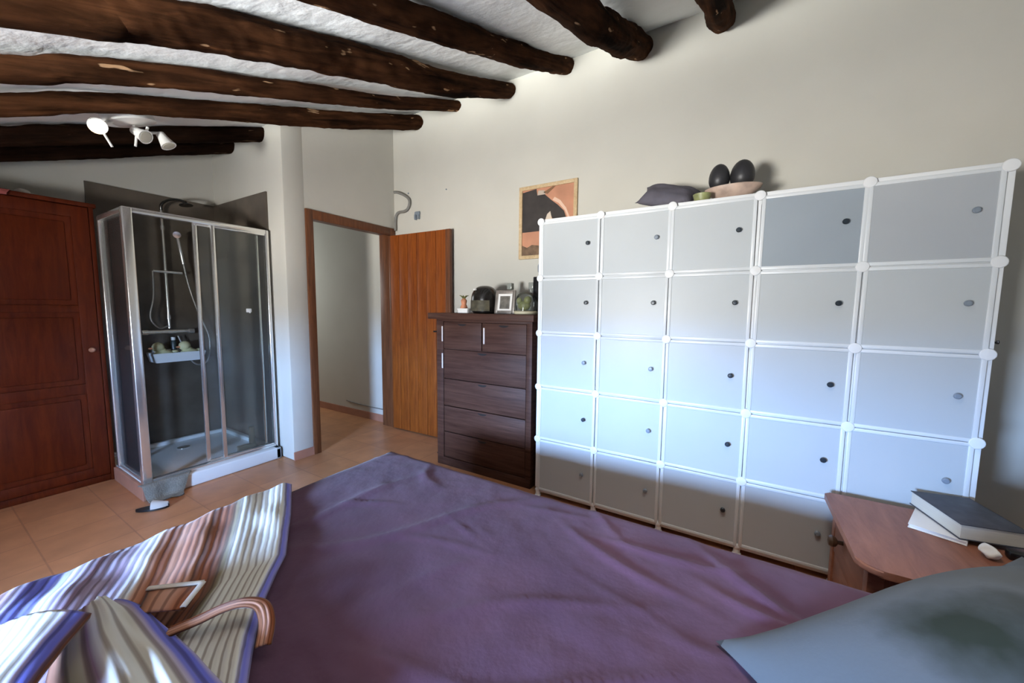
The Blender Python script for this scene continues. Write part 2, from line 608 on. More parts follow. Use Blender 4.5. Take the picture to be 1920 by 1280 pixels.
def smooth_path(pts, n=8):
    """Catmull-Rom"""
    pts = [Vector(p) for p in pts]
    out = []
    for i in range(len(pts) - 1):
        p0, p1, p2, p3 = pts[max(i - 1, 0)], pts[i], pts[i + 1], pts[min(i + 2, len(pts) - 1)]
        for k in range(n):
            t = k / n
            out.append(0.5 * ((2 * p1) + (p2 - p0) * t + (2 * p0 - 5 * p1 + 4 * p2 - p3) * t * t + (3 * p1 - p0 - 3 * p2 + p3) * t ** 3))
    out.append(pts[-1])
    return out


def lathe(bm, prof, center, n=24, axis='Z', sx=1, sy=1):
    """prof [(r,h)], revolve about an axis through center"""
    c = Vector(center)
    rings = []
    for r, h in prof:
        ring = []
        for k in range(n):
            a = 2 * PI * k / n
            p, q = r * math.cos(a) * sx, r * math.sin(a) * sy
            v = {'Z': (p, q, h), 'X': (h, p, q), 'Y': (p, h, q)}[axis]
            ring.append(bm.verts.new(c + Vector(v)))
        rings.append(ring)
    for r0, r1 in zip(rings, rings[1:]):
        for k in range(n):
            bm.faces.new((r0[k], r0[(k + 1) % n], r1[(k + 1) % n], r1[k]))
    bm.faces.new(rings[0][::-1])
    bm.faces.new(rings[-1])
    bmesh.ops.remove_doubles(bm, verts=bm.verts, dist=1e-6)
    return bm


def lathe_dir(bm, prof, center, d, n=20):
    """revolve about direction d"""
    c = Vector(center)
    d = Vector(d).normalized()
    u, v = frame_axes(d)
    rings = []
    for r, h in prof:
        rings.append([bm.verts.new(c + d * h + (u * math.cos(2 * PI * k / n) + v * math.sin(2 * PI * k / n)) * r) for k in range(n)])
    for r0, r1 in zip(rings, rings[1:]):
        for k in range(n):
            bm.faces.new((r0[k], r0[(k + 1) % n], r1[(k + 1) % n], r1[k]))
    bm.faces.new(rings[0][::-1])
    bm.faces.new(rings[-1])
    return bm


def ellipsoid(bm, c, r, seg=20, mtx=None):
    t = bmesh.new()
    bmesh.ops.create_uvsphere(t, u_segments=seg, v_segments=seg // 2 + 2, radius=1.0)
    bmesh.ops.scale(t, vec=r, verts=t.verts)
    if mtx is not None:
        bmesh.ops.transform(t, matrix=mtx, verts=t.verts)
    bmesh.ops.translate(t, vec=c, verts=t.verts)
    merge(bm, t)
    return bm


def prism(bm, poly, axis, a0, a1):
    """extrude a 2D polygon along an axis ('X': poly is (y,z); 'Y': (x,z); 'Z': (x,y))"""
    def P(p, a):
        return {'X': (a, p[0], p[1]), 'Y': (p[0], a, p[1]), 'Z': (p[0], p[1], a)}[axis]
    v0 = [bm.verts.new(P(p, a0)) for p in poly]
    v1 = [bm.verts.new(P(p, a1)) for p in poly]
    n = len(poly)
    bm.faces.new(v0[::-1])
    bm.faces.new(v1)
    for i in range(n):
        bm.faces.new((v0[i], v0[(i + 1) % n], v1[(i + 1) % n], v1[i]))
    return bm


def copy_tree(o, parent=None):
    c = o.copy()
    COL.objects.link(c)
    if parent is not None:
        c.parent = parent
    for ch in list(o.children):
        copy_tree(ch, c)
    return c


# ------------------------------------------------------------------ the room
CEIL = [(-1.80, 1.395), (-0.8, 1.82), (-0.2, 2.05), (0.3, 2.26), (0.5, 2.355), (0.85, 2.49), (1.3, 2.65), (1.7, 2.81), (2.1, 2.96), (2.5, 3.10), (2.87, 3.265), (3.1, 3.355)]


def ceil_z(x):
    for (x0, z0), (x1, z1) in zip(CEIL, CEIL[1:]):
        if x <= x1:
            t = (x - x0) / (x1 - x0)
            return z0 + (z1 - z0) * t
    return CEIL[-1][1]


bm = bmesh.new()
box(bm, LXO - 0.05, WX + 0.3, HY - 0.3, 6.2, -0.12, 0.0)
struct('floor', bm, m_floor, 0)

bm = bmesh.new()
nx, ny = 60, 60
lo, hi = [], []
for i in range(nx + 1):
    x = -1.8 + (3.08 + 1.8) * i / nx
    a, c = [], []
    for j in range(ny + 1):
        y = HY - 0.15 + (6.2 - HY + 0.15) * j / ny
        z = ceil_z(x) + 0.012 * noise.noise(Vector((x * 1.3, y * 1.3, 0))) + 0.004 * noise.noise(Vector((x * 6, y * 6, 3)))
        a.append(bm.verts.new((x, y, z)))
        c.append(bm.verts.new((x, y, z + 0.12)))
    lo.append(a)
    hi.append(c)
for i in range(nx):
    for j in range(ny):
        bm.faces.new((lo[i][j], lo[i][j + 1], lo[i + 1][j + 1], lo[i + 1][j]))
        bm.faces.new((hi[i][j], hi[i + 1][j], hi[i + 1][j + 1], hi[i][j + 1]))
for i in range(nx):
    for j in (0, ny):
        bm.faces.new((lo[i][j], lo[i + 1][j], hi[i + 1][j], hi[i][j]))
for j in range(ny):
    for i in (0, nx):
        bm.faces.new((lo[i][j], lo[i][j + 1], hi[i][j + 1], hi[i][j]))
for f in bm.faces:          # unseen dark wood added over the window bay to cut bounced light
    if f.calc_center_median().x < -0.25:
        f.material_index = 1
struct('ceiling', bm, [m_ceil, m_bounce_cut], 60)

bm = bmesh.new()
box(bm, WX, WX + 0.15, HY - 0.15, 6.1, 0, 3.45)
struct('wall_right', bm, m_wall, 0)

# niche partition and wall around the doorway
bm = bmesh.new()
DX0, DX1, DZ = 1.90, 2.83, 2.13
box(bm, 1.715, DX0, DY, 6.0, 0, ceil_z(1.8) + 0.02, bev=0.012)
box(bm, DX0 - 0.01, WX + 0.02, DY, DY + 0.16, DZ, ceil_z(2.4) + 0.2)
box(bm, DX1, WX + 0.02, DY, DY + 0.16, 0, DZ + 0.01)
struct('wall_front', bm, m_wall, 30)
bm = bmesh.new()
box(bm, LX - 0.1, 1.80, 4.42, 4.56, 0, 2.95)
struct('wall_back', bm, m_wall, 0)
bm = bmesh.new()
box(bm, 1.85, WX + 0.05, 5.95, 6.1, 0, 3.4)
struct('wall_hall', bm, m_wall, 0)
bm = bmesh.new()
box(bm, LX - 0.15, WX + 0.15, HY - 0.15, HY, 0, 3.45)
struct('wall_headboard', bm, m_wall, 0)
bm = bmesh.new()
box(bm, LXO, LX, HY, WIN[0], 0, 1.62)
box(bm, LXO, LX, WIN[1], 4.5, 0, 1.62)
box(bm, LXO, LX, WIN[0], WIN[1], 0, WIN[2])
box(bm, LXO, LX, WIN[0], WIN[1], WIN[3], 1.62)
struct('wall_left', bm, m_wall, 0)
bm = bmesh.new()
yA, yB, zA, zB = WIN
t_ = 0.035
box(bm, LXO + 0.02, LXO + 0.08, yA, yA + t_, zA, zB)
box(bm, LXO + 0.02, LXO + 0.08, yB - t_, yB, zA, zB)
box(bm, LXO + 0.02, LXO + 0.08, yA, yB, zA, zA + t_)
box(bm, LXO + 0.02, LXO + 0.08, yA, yB, zB - t_, zB)
win_o = struct('window_1', bm, m_white, 0)
for yy, ln_ in ((yB + 0.005, 0.10), (yA - 0.03, 0.06)):      # unseen baffles added to trim the window's side light
    bm = bmesh.new()
    box(bm, LX - 0.02, LX + ln_, yy, yy + 0.025, zA - 0.02, zB + 0.02, 0.003)
    finish('light_baffle', bm, m_casing, win_o, 0)

# skirting tiles
bm = bmesh.new()
box(bm, 1.712, DX0 - 0.005, DY - 0.012, DY, 0, 0.075, 0.003)
struct('baseboard_front', bm, m_terracotta, 0)
bm = bmesh.new()
box(bm, WX - 0.012, WX, DY + 0.16, 5.95, 0, 0.085, 0.003)
struct('baseboard_hall', bm, m_terracotta, 0)
bm = bmesh.new()
box(bm, WX - 0.012, WX, HY, DY, 0, 0.075, 0.003)
struct('baseboard_right', bm, m_terracotta, 0)

# slate tiling in the shower niche: back panel and side panel
bm = bmesh.new()
box(bm, 0.86, 1.715, 4.405, 4.42, 0, 2.285)
box(bm, 1.70, 1.715, 3.44, 4.41, 0, 2.285)
struct('trim_1', bm, m_tile_wall, 0)

# ------------------------------------------------------------------ ceiling beams
BEAMS = [
    (2.83, [(0.32, 2.201, .044), (0.5, 2.292, .047), (0.7, 2.378, .045), (0.95, 2.465, .048), (1.26, 2.573, .052), (1.66, 2.71, .060), (2.17, 2.893, .062), (2.87, 3.174, .064)],
     'dark log ceiling beam directly over the white three-lamp spotlight'),
    (2.32, [(0.27, 2.172, .047), (0.43, 2.256, .051), (0.62, 2.336, .049), (0.85, 2.424, .050), (1.15, 2.527, .048), (1.54, 2.667, .047), (2.08, 2.869, .045), (2.87, 3.2, .043)],
     'slim dark log ceiling beam, next one towards the viewer from the spotlight beam'),
    (1.75, [(0.31, 2.179, .060), (0.45, 2.249, .063), (0.62, 2.32, .067), (0.83, 2.399, .072), (1.11, 2.503, .077), (1.48, 2.634, .076), (2.01, 2.813, .075), (2.87, 3.176, .058)],
     'thick flaky log beam running from the upper left corner, pale chips on its bark'),
    (1.25, [(0.3, 2.18, .06), (0.7, 2.345, .06), (1.14, 2.507, .059), (1.43, 2.622, .061), (1.81, 2.778, .059), (2.07, 2.879, .061), (2.38, 3.007, .061), (2.76, 3.179, .065), (2.87, 3.22, .065)],
     'log ceiling beam entering at the top middle and ending above the framed picture'),
    (0.69, [(0.3, 2.16, .08), (1.0, 2.44, .08), (1.86, 2.735, .083), (2.03, 2.804, .084), (2.23, 2.884, .086), (2.47, 2.987, .082), (2.6, 3.05, .08), (2.87, 3.165, .078)],
     'stout log ceiling beam ending high above the left half of the white cube wardrobe'),
    (0.19, [(0.3, 2.16, .075), (1.2, 2.52, .075), (2.0, 2.82, .075), (2.6, 3.06, .075), (2.87, 3.175, .075)],
     'rightmost log beam end, only its tip showing at the top edge'),
    (3.50, [(-0.3, 1.96, .05), (0.39, 2.237, .049), (0.52, 2.298, .054), (0.67, 2.356, .055), (0.83, 2.413, .052), (1.01, 2.484, .053), (1.22, 2.572, .058), (1.47, 2.665, .058), (1.74, 2.766, .054)],
     'near one of two short dark beams above the shower cubicle, behind the lamps'),
    (4.02, [(-0.3, 1.97, .045), (0.44, 2.265, .045), (0.57, 2.317, .046), (0.72, 2.374, .047), (0.88, 2.438, .049), (1.06, 2.509, .051), (1.26, 2.586, .052), (1.49, 2.673, .053), (1.74, 2.771, .054)],
     'lowest and farthest dark beam, above the shower head and red wardrobe'),
]
for bi, (by, pts, lab) in enumerate(BEAMS):
    x0 = pts[0][0]
    ext = [(-1.72, ceil_z(-1.72) - 0.075 + 0.0, pts[0][2])] if x0 > 0 else [(-1.72, ceil_z(-1.72) - 0.07, pts[0][2])]
    if x0 > 0:
        ext += [(-0.5, ceil_z(-0.5) - 0.075, pts[0][2])]
    P3 = [(x, by + 0.012 * math.sin(x * 2.3 + bi), z) for x, z, r in ext + pts]
    rr = [r for x, z, r in ext + pts]
    path = smooth_path(P3, 16)
    # interpolate radii along x
    xs = [p[0] for p in P3]
    rads = []
    for p in path:
        for k in range(len(xs) - 1):
            if p.x <= xs[k + 1] + 1e-6:
                t = (p.x - xs[k]) / (xs[k + 1] - xs[k])
                rads.append(rr[k] + (rr[k + 1] - rr[k]) * max(0, min(1, t)))
                break
        else:
            rads.append(rr[-1])
    # rounded end
    bm = bmesh.new()
    tube(bm, path, rads, 28, True, 0.17, bi * 7.3)
    o = finish('ceiling_beam', bm, m_beam_shaded if bi >= 6 else m_beam, None, 50, loc=P3[-1])
    tag(o, lab, 'beam', 'log beams under the sloping ceiling')

# ------------------------------------------------------------------ doorway, frame and open leaf
d = thing('door_1', 'open plank door with brown frame leading to the hall', 'door', (DX1, DY, 0), kind='structure')
bm = bmesh.new()
cw = 0.065
for x0, x1, z0, z1 in ((DX0 - 0.012, DX0 + cw - 0.012, 0, DZ + 0.03), (DX1 - cw + 0.03, DX1 + 0.03, 0, DZ + 0.03), (DX0 + cw - 0.016, DX1 - cw + 0.034, DZ - 0.05, DZ + 0.0295)):
    box(bm, x0, x1, DY - 0.018 + (0.0005 if z0 > 1 else 0), DY + 0.012, z0, z1, 0.004)
for x0, x1, z0, z1 in ((DX0, DX0 + 0.03, 0, DZ), (DX1 - 0.03, DX1, 0, DZ), (DX0 + 0.027, DX1 - 0.027, DZ - 0.03, DZ)):
    box(bm, x0, x1, DY + 0.013 + (0.0005 if z0 > 1 else 0), DY + 0.165, z0, z1, 0.003)
finish('door_frame', bm, m_casing, d)
# leaf opened against the right wall
leafrot = Matrix.Translation((DX1 - 0.02, DY - 0.03, 0)) @ Matrix.Rotation(math.radians(1.5), 4, 'Z')
bm = bmesh.new()
LW, LT = 0.80, 0.038
npl = 6
pw = (LW - 0.055) / npl
for k in range(npl):
    y1 = -k * pw
    box(bm, -LT + 0.004, -0.002, y1 - pw + 0.0015, y1 - 0.0015, 0.012, 2.075, 0.005, leafrot)
leaf = finish('door_leaf', bm, m_door, d)
bm = bmesh.new()
box(bm, -LT, 0, -LW, -LW + 0.0545, 0.012, 2.075, 0.004, leafrot)
finish('lock_stile', bm, m_casing, leaf, label='darker brown closing stile')
bm = bmesh.new()
hx = leafrot @ Vector((-LT - 0.004, -LW + 0.05, 1.05))
box(bm, hx.x - 0.006, hx.x + 0.004, hx.y - 0.018, hx.y + 0.018, 0.98, 1.16, 0.003)
tube(bm, smooth_path([(hx.x, hx.y, 1.10), (hx.x - 0.045, hx.y, 1.10), (hx.x - 0.05, hx.y + 0.03, 1.10), (hx.x - 0.05, hx.y + 0.11, 1.095)], 5), 0.008, 10)
finish('door_handle', bm, m_black, leaf)

# ------------------------------------------------------------------ cube wardrobe
Y0, CW, CH, ZB, XF = 1.147, 0.4062, 0.37, 0.052, 2.28
XB = 2.70
wd = thing('cube_wardrobe', 'large white modular wardrobe of twenty-five square doors along the right wall', 'wardrobe', (XF + 0.2, Y0 - 2.5 * CW, 0))
pt = 0.008
for c in range(6):
    y = Y0 - c * CW
    bm = bmesh.new()
    box(bm, XF + 0.016, XB, y - pt / 2, y + pt / 2, ZB, ZB + 5 * CH, 0.002)
    for r in range(5):   # raised wire rim of each panel
        z0, z1 = ZB + r * CH, ZB + (r + 1) * CH
        rw_ = 0.009 if c in (1, 3) else 0.02
        box(bm, XF + 0.0135, XF + 0.03, y - rw_, y + rw_, z0 + 0.01, z1 - 0.01, 0.003)
        box(bm, XB - 0.014, XB, y - 0.011, y + 0.011, z0 + 0.01, z1 - 0.01, 0.003)
    finish('side_panel' if c in (0, 5) else 'divider_panel', bm, m_white, wd)
for r in range(6):
    z = ZB + r * CH
    bm = bmesh.new()
    for c in range(5):
        ya, yb = Y0 - c * CW, Y0 - (c + 1) * CW
        box(bm, XF + 0.016, XB, yb + 0.006, ya - 0.006, z - pt / 2, z + pt / 2, 0.002)
        box(bm, XF + 0.0135, XF + 0.03, yb + 0.012, ya - 0.012, z - 0.018, z + 0.018, 0.003)
    finish('top_panel' if r == 5 else ('bottom_panel' if r == 0 else 'shelf'), bm, m_white, wd)
bm = bmesh.new()
box(bm, XB, XB + 0.006, Y0 - 5 * CW, Y0, ZB, ZB + 5 * CH)
finish('back_panel', bm, m_white, wd)
for c in range(6):
    bm = bmesh.new()
    y = Y0 - c * CW
    lathe(bm, [(0.020, 0), (0.022, 0.006), (0.017, 0.012), (0.017, ZB - 0.012)], (XF + 0.022, y, 0), 14)
    finish('foot', bm, m_white, wd)
    bm = bmesh.new()
    lathe(bm, [(0.020, 0), (0.022, 0.006), (0.017, 0.012), (0.017, ZB - 0.012)], (XB - 0.03, y, 0), 14)
    finish('foot', bm, m_white, wd)
# connectors: a domed disc where panels meet
for r in range(6):
    for c in range(6):
        y, z = Y0 - c * CW, ZB + r * CH
        bm = bmesh.new()
        lathe(bm, [(0.012, 0.02), (0.022, 0.008), (0.0245, 0.0), (0.0245, -0.005), (0.022, -0.0075), (0.010, -0.009), (0.001, -0.009)] if r else [(0.010, 0.02), (0.014, 0.010), (0.014, 0.0), (0.010, -0.003), (0.001, -0.003)], (XF + 0.003, y, z), 18, 'X')
        for (dy, dz) in ((1, 0), (-1, 0), (0, 1), (0, -1)):   # sockets between the panels
            if (c == 0 and dy == 1) or (c == 5 and dy == -1) or (r == 0 and dz == -1) or (r == 5 and dz == 1):
                continue
            box(bm, XF + 0.014, XF + 0.03, y + dy * 0.03 - 0.012, y + dy * 0.03 + 0.012, z + dz * 0.03 - 0.012, z + dz * 0.03 + 0.012, 0.003)
        finish('connector', bm, m_white, wd)
rd = random.Random(3)
for r in range(5):
    for c in range(5):
        ya, yb = Y0 - c * CW, Y0 - (c + 1) * CW
        z0 = ZB + (4 - r) * CH
        z1 = z0 + CH
        g = 0.004 if c in (1, 3) else 0.0025
        ya -= g
        yb += g
        z0 += g * 0.7
        z1 -= g * 0.7
        # slightly crooked hang about the left edge
        ang = math.radians(rd.uniform(0.0, 0.35) * (1.8 if c in (1, 2) else 1))
        mt = Matrix.Translation((XF + 0.012, ya, 0)) @ Matrix.Rotation(-ang, 4, 'Z') @ Matrix.Rotation(math.radians(rd.uniform(-0.25, 0.25)), 4, 'X') @ Matrix.Translation((-XF - 0.012, -ya, 0))
        rim = 0.017
        bm = bmesh.new()
        rim_x(bm, XF, XF + 0.012, ya, yb, z0, z1, rim, 0.003, mt)
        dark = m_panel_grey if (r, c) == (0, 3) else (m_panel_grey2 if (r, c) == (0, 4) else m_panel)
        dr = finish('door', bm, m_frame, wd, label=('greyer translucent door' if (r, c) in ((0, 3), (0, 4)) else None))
        bm = bmesh.new()
        box(bm, XF + 0.004, XF + 0.009, yb + rim - 0.002, ya - rim + 0.002, z0 + rim - 0.002, z1 - rim + 0.002, 0.0, mt)
        finish('door_sheet', bm, dark, dr, 0)
        bm = bmesh.new()
        ky, kz = ya - (ya - yb) * 0.815, z0 + (z1 - z0) * (0.56 if r < 2 else 0.52)
        kr = 0.0125
        lathe(bm, [(0.007, 0.006), (0.007, -0.006), (kr, -0.009), (kr, -0.015), (kr * 0.7, -0.019), (0.001, -0.0195)], mt @ Vector((XF + 0.002, ky, kz)), 16, 'X')
        grey = (r, c) in ((0, 4), (1, 4), (2, 4), (3, 4), (2, 0), (2, 1), (3, 1), (4, 3), (0, 1), (4, 0), (4, 1))
        finish('knob', bm, m_knob_grey if grey else m_knob_dark, dr)

# small black hook by the right side
bm = bmesh.new()
hz = ZB + 3 * CH + 0.045
box(bm, XF + 0.02, XF + 0.045, Y0 - 5 * CW - 0.022, Y0 - 5 * CW - 0.004, hz - 0.012, hz + 0.014, 0.004)
tube(bm, smooth_path([(XF + 0.03, Y0 - 5 * CW - 0.02, hz + 0.008), (XF + 0.03, Y0 - 5 * CW - 0.035, hz), (XF + 0.03, Y0 - 5 * CW - 0.033, hz + 0.012)], 4), 0.004, 8)
solo('wall_hook', bm, m_black, 'tiny black hook on the right-hand side of the white wardrobe', 'hook')

# ------------------------------------------------------------------ dresser
DXF, DYR, DYL, DH = 2.345, 1.235, 2.135, 1.285
ds = thing('chest_of_drawers', 'tall dark walnut chest of drawers between door and white wardrobe', 'chest of drawers', (2.6, 1.68, 0))
bm = bmesh.new()
box(bm, DXF, WX - 0.03, DYR, DYR + 0.045, 0, DH - 0.05, 0.003)
box(bm, DXF, WX - 0.03, DYL - 0.07, DYL, 0, DH - 0.05, 0.003)
box(bm, DXF + 0.03, WX - 0.04, DYR + 0.03, DYL - 0.05, 0.05, DH - 0.06)
box(bm, DXF, DXF + 0.03, DYR, DYL, 0, 0.07, 0.003)
box(bm, DXF, DXF + 0.03, DYR, DYL, DH - 0.068, DH - 0.05, 0.002)
finish('carcass', bm, m_dresser, ds)
bm = bmesh.new()
box(bm, DXF - 0.025, WX - 0.02, DYR - 0.022, DYL + 0.075, DH - 0.05, DH, 0.004)
finish('top_board', bm, m_dresser, ds)
yl, yr = DYL - 0.074, DYR + 0.049
mid = (yl + yr) / 2 + 0.005
rows = [(0.995, 1.212), (0.748, 0.988), (0.518, 0.741), (0.296, 0.511), (0.076, 0.289)]
cells = [(yl, mid + 0.004, rows[0]), (mid - 0.004, yr, rows[0])] + [(yl, yr, q) for q in rows[1:]]
for k, (a, b_, (z0, z1)) in enumerate(cells):
    bm = bmesh.new()
    box(bm, DXF + 0.004, DXF + 0.022, b_, a, z0, z1, 0.003)
    dw = finish('drawer', bm, m_dresser, ds)
    bm = bmesh.new()
    c_ = (a + b_) / 2
    t = []
    for i in range(13):      # cut-out grip: half-moon under the top edge
        an = PI * i / 12
        t.append((c_ + 0.042 * math.cos(an), z1 - 0.012 - 0.016 * math.sin(an)))
    prism(bm, t, 'X', DXF + 0.0025, DXF + 0.006)
    finish('grip_cutout', bm, m_dresser_in, dw, 0)
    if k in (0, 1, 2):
        bm = bmesh.new()  # pale strip stands in for light caught on the drawer edge
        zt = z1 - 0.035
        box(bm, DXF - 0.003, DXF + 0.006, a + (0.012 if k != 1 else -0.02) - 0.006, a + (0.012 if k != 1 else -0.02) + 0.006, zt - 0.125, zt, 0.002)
        finish('edge_glint', bm, m_edge_glint, dw, label='thin pale strip painted as light on the drawer edge')

# ------------------------------------------------------------------ things on the dresser
TZ = DH
# orange figurine and pale box
f = thing('clay_figurine', 'small orange clay figurine at the left end of the dresser top', 'figurine', (2.52, 1.985, TZ))
bm = bmesh.new()
lathe(bm, [(0.035, 0), (0.042, 0.012), (0.030, 0.05), (0.020, 0.075), (0.024, 0.09), (0.026, 0.105), (0.014, 0.122), (0.001, 0.126)], (2.52, 1.985, TZ), 18)
finish('figurine_body', bm, m_orange, f)
bm = bmesh.new()
for k in range(7):
    a = k * 0.9
    tube(bm, smooth_path([(2.52, 1.985, TZ + 0.115), (2.52 + 0.02 * math.cos(a), 1.985 + 0.02 * math.sin(a), TZ + 0.14), (2.52 + 0.042 * math.cos(a), 1.985 + 0.042 * math.sin(a), TZ + 0.148)], 4), [0.006, 0.006, 0.006, 0.006, 0.005, 0.004, 0.003, 0.002, 0.001], 7)
finish('hair_tuft', bm, m_olive, f)
bm = bmesh.new()
box(bm, 2.385, 2.425, 1.845, 1.945, TZ, TZ + 0.035, 0.006)
box(bm, 2.382, 2.428, 1.842, 1.948, TZ + 0.026, TZ + 0.04, 0.004)
solo('trinket_box', bm, m_white_paper, 'small pale lidded box in front of the dark helmet on dresser', 'box')
bm = bmesh.new()
lathe(bm, [(0.03, 0), (0.036, 0.01), (0.036, 0.06), (0.03, 0.075), (0.001, 0.078)], (2.62, 1.925, TZ), 18)
solo('rust_jar', bm, plain('rust_glaze', '8a4a38', 0.5, var=0.2, vscale=20), 'rust-red round jar between the orange figurine and dark helmet', 'jar')
# dark helmet
h = thing('dark_helmet', 'glossy dark domed helmet on the dresser with pale lower patch', 'helmet', (2.53, 1.775, TZ))
bm = bmesh.new()
prof = []
for k in range(15):
    a = PI * 0.5 * k / 14
    prof.append((0.115 * math.cos(a) ** 0.75, 0.11 + 0.115 * math.sin(a)))
lathe(bm, [(0.09, 0), (0.105, 0.01), (0.116, 0.06)] + prof[:-1] + [(0.001, 0.225)], (2.53, 1.775, TZ), 28, sx=0.95)
finish('shell', bm, plain('dark_gloss', '1d1a18', 0.22, var=0.2, vscale=12), h)
bm = bmesh.new()
vis = []
for i in range(13):
    a = PI + math.radians(-52 + 104 * i / 12)
    for zz in (0.02, 0.105):
        vis.append(bm.verts.new((2.53 + 0.95 * 0.120 * math.cos(a), 1.775 + 0.120 * math.sin(a) * (1 if zz < .05 else 0.98), TZ + zz)))
for i in range(12):
    bm.faces.new((vis[2 * i], vis[2 * i + 2], vis[2 * i + 3], vis[2 * i + 1]))
bmesh.ops.solidify(bm, geom=bm.faces[:], thickness=0.004)
finish('front_patch', bm, plain('camo_patch', '6a6350', 0.6, var=0.6, vscale=18), h)
bm = bmesh.new()
tube(bm, [(2.43, 1.815, TZ + 0.19), (2.425, 1.79, TZ + 0.192)], 0.008, 8)  # white blob stands in for the highlight on the glossy shell
finish('shell_highlight', bm, m_white_paper, h, label='small white highlight painted on the shell')
# photo frame
p = thing('photo_frame', 'pewter standing photo frame with blurred portrait on dresser', 'photo frame', (2.50, 1.56, TZ))
tilt = Matrix.Translation((2.47, 1.555, TZ)) @ Matrix.Rotation(math.radians(8), 4, 'Y')
bm = bmesh.new()
rim_x(bm, 0, 0.014, -0.09, 0.09, 0, 0.185, 0.026, 0.003, tilt)
box(bm, 0.008, 0.014, -0.08, 0.08, 0.01, 0.175, 0, tilt)
finish('frame_border', bm, m_silver, p)
bm = bmesh.new()
box(bm, 0.004, 0.008, -0.066, 0.066, 0.027, 0.158, 0, tilt)
finish('mount', bm, m_white_paper, p, 0)
bm = bmesh.new()
box(bm, 0.002, 0.004, -0.045, 0.045, 0.04, 0.14, 0, tilt)
finish('portrait', bm, plain('blurred_portrait', '6f6a62', 0.4, var=0.55, vscale=22), p, 0)
bm = bmesh.new()
box(bm, 2.505, 2.56, 1.545, 1.565, TZ, TZ + 0.008)
box(bm, 2.49, 2.497, 1.545, 1.565, TZ + 0.006, TZ + 0.11, 0, None)
box(bm, 2.488, 2.507, 1.545, 1.565, TZ, TZ + 0.01)
finish('easel_back', bm, m_silver, p)
# glass bottles behind
for k, (by, lab) in enumerate(((1.61, 'clear glass bottle with square stopper behind the pewter photo frame'), (1.41, 'clear glass bottle with square stopper behind the small glass dome'))):
    g = thing('glass_bottle', lab, 'bottle', (2.66, by, TZ), group='glass bottles on the dresser')
    bm = bmesh.new()
    lathe(bm, [(0.035, 0), (0.038, 0.01), (0.038, 0.13), (0.03, 0.155), (0.014, 0.17), (0.014, 0.195), (0.001, 0.195)], (2.66, by, TZ), 18)
    finish('bottle_body', bm, m_clear, g)
    bm = bmesh.new()
    box(bm, 2.66 - 0.022, 2.66 + 0.022, by - 0.022, by + 0.022, TZ + 0.197, TZ + 0.25, 0.005)
    finish('stopper', bm, plain('smoky_glass_%d' % k, '8d908a', 0.15), g)
# glass dome with olive figure
g = thing('glass_dome', 'small glass dome over an olive green figure, right end of dresser', 'glass dome', (2.46, 1.355, TZ))
bm = bmesh.new()
lathe(bm, [(0.085, 0), (0.088, 0.004), (0.088, 0.02), (0.080, 0.026), (0.001, 0.026)], (2.46, 1.355, TZ), 26)
finish('dome_base', bm, plain('dome_base_cream', 'b7ae92', 0.5), g)
bm = bmesh.new()
dome = [(0.078, 0.027), (0.079, 0.08)] + [(0.078 * math.cos(PI / 2 * k / 8), 0.095 + 0.075 * math.sin(PI / 2 * k / 8)) for k in range(8)] + [(0.001, 0.17)]
lathe(bm, dome, (2.46, 1.355, TZ), 26)
o = finish('dome_cover', bm, m_glass, g)
bm = bmesh.new()
ellipsoid(bm, (2.455, 1.365, TZ + 0.065), (0.04, 0.05, 0.038))
ellipsoid(bm, (2.455, 1.335, TZ + 0.105), (0.028, 0.03, 0.03))
ellipsoid(bm, (2.435, 1.395, TZ + 0.10), (0.02, 0.022, 0.026))
finish('olive_figure', bm, m_olive, g)
# tall black box with grey spray head
g = thing('black_bottle', 'tall black square bottle with grey cap beside the white wardrobe', 'bottle', (2.60, 1.30, TZ))
bm = bmesh.new()
box(bm, 2.555, 2.645, 1.262, 1.345, TZ, TZ + 0.285, 0.006)
finish('bottle_body', bm, m_black, g)
bm = bmesh.new()
lathe(bm, [(0.02, 0.285), (0.02, 0.32), (0.026, 0.325), (0.028, 0.37), (0.02, 0.385), (0.001, 0.386)], (2.60, 1.30, TZ), 16)
finish('cap', bm, m_knob_grey, g)

# door wedge by the dresser
bm = bmesh.new()
prism(bm, [(2.18, 0), (2.28, 0), (2.28, 0.012), (2.20, 0.06), (2.18, 0.06)], 'X', 2.50, 2.54)
ellipsoid(bm, (2.50, 2.20, 0.095), (0.02, 0.035, 0.028))
tube(bm, [(2.52, 2.2, 0.05), (2.51, 2.2, 0.09)], 0.012, 8)
solo('door_stop', bm, m_black, 'black door stop on the floor between dresser and open door', 'door stop')

# ------------------------------------------------------------------ wall: picture, conduit, hook, screws
pf = thing('framed_picture', 'light wood framed picture of dark and terracotta shapes half behind wardrobe', 'picture', (WX, 1.385, 1.75))
PY0, PY1, PZ0, PZ1 = 1.645, 1.12, 1.75, 2.352
bm = bmesh.new()
w_ = 0.03
rim_x(bm, WX - 0.024, WX - 0.002, PY0, PY1, PZ0, PZ1, w_)
finish('picture_frame', bm, m_picframe, pf)
bm = bmesh.new()
box(bm, WX - 0.012, WX - 0.003, PY1 + 0.02, PY0 - 0.02, PZ0 + 0.02, PZ1 - 0.02)
art = finish('canvas', bm, plain('terracotta_canvas', 'b98468', 0.8, var=0.18, vscale=5), pf, 0)


def artpatch(name, poly, mat, lay):
    bm = bmesh.new()
    # poly in canvas fractions: u left->right, v bottom->top
    q = [(PY0 - 0.03 - u * (PY0 - PY1 - 0.06), PZ0 + 0.03 + v * (PZ1 - PZ0 - 0.06)) for u, v in poly]
    prism(bm, q, 'X', WX - 0.0122 - 0.0006 * lay, WX - 0.0119)
    return finish(name, bm, mat, art, 0)


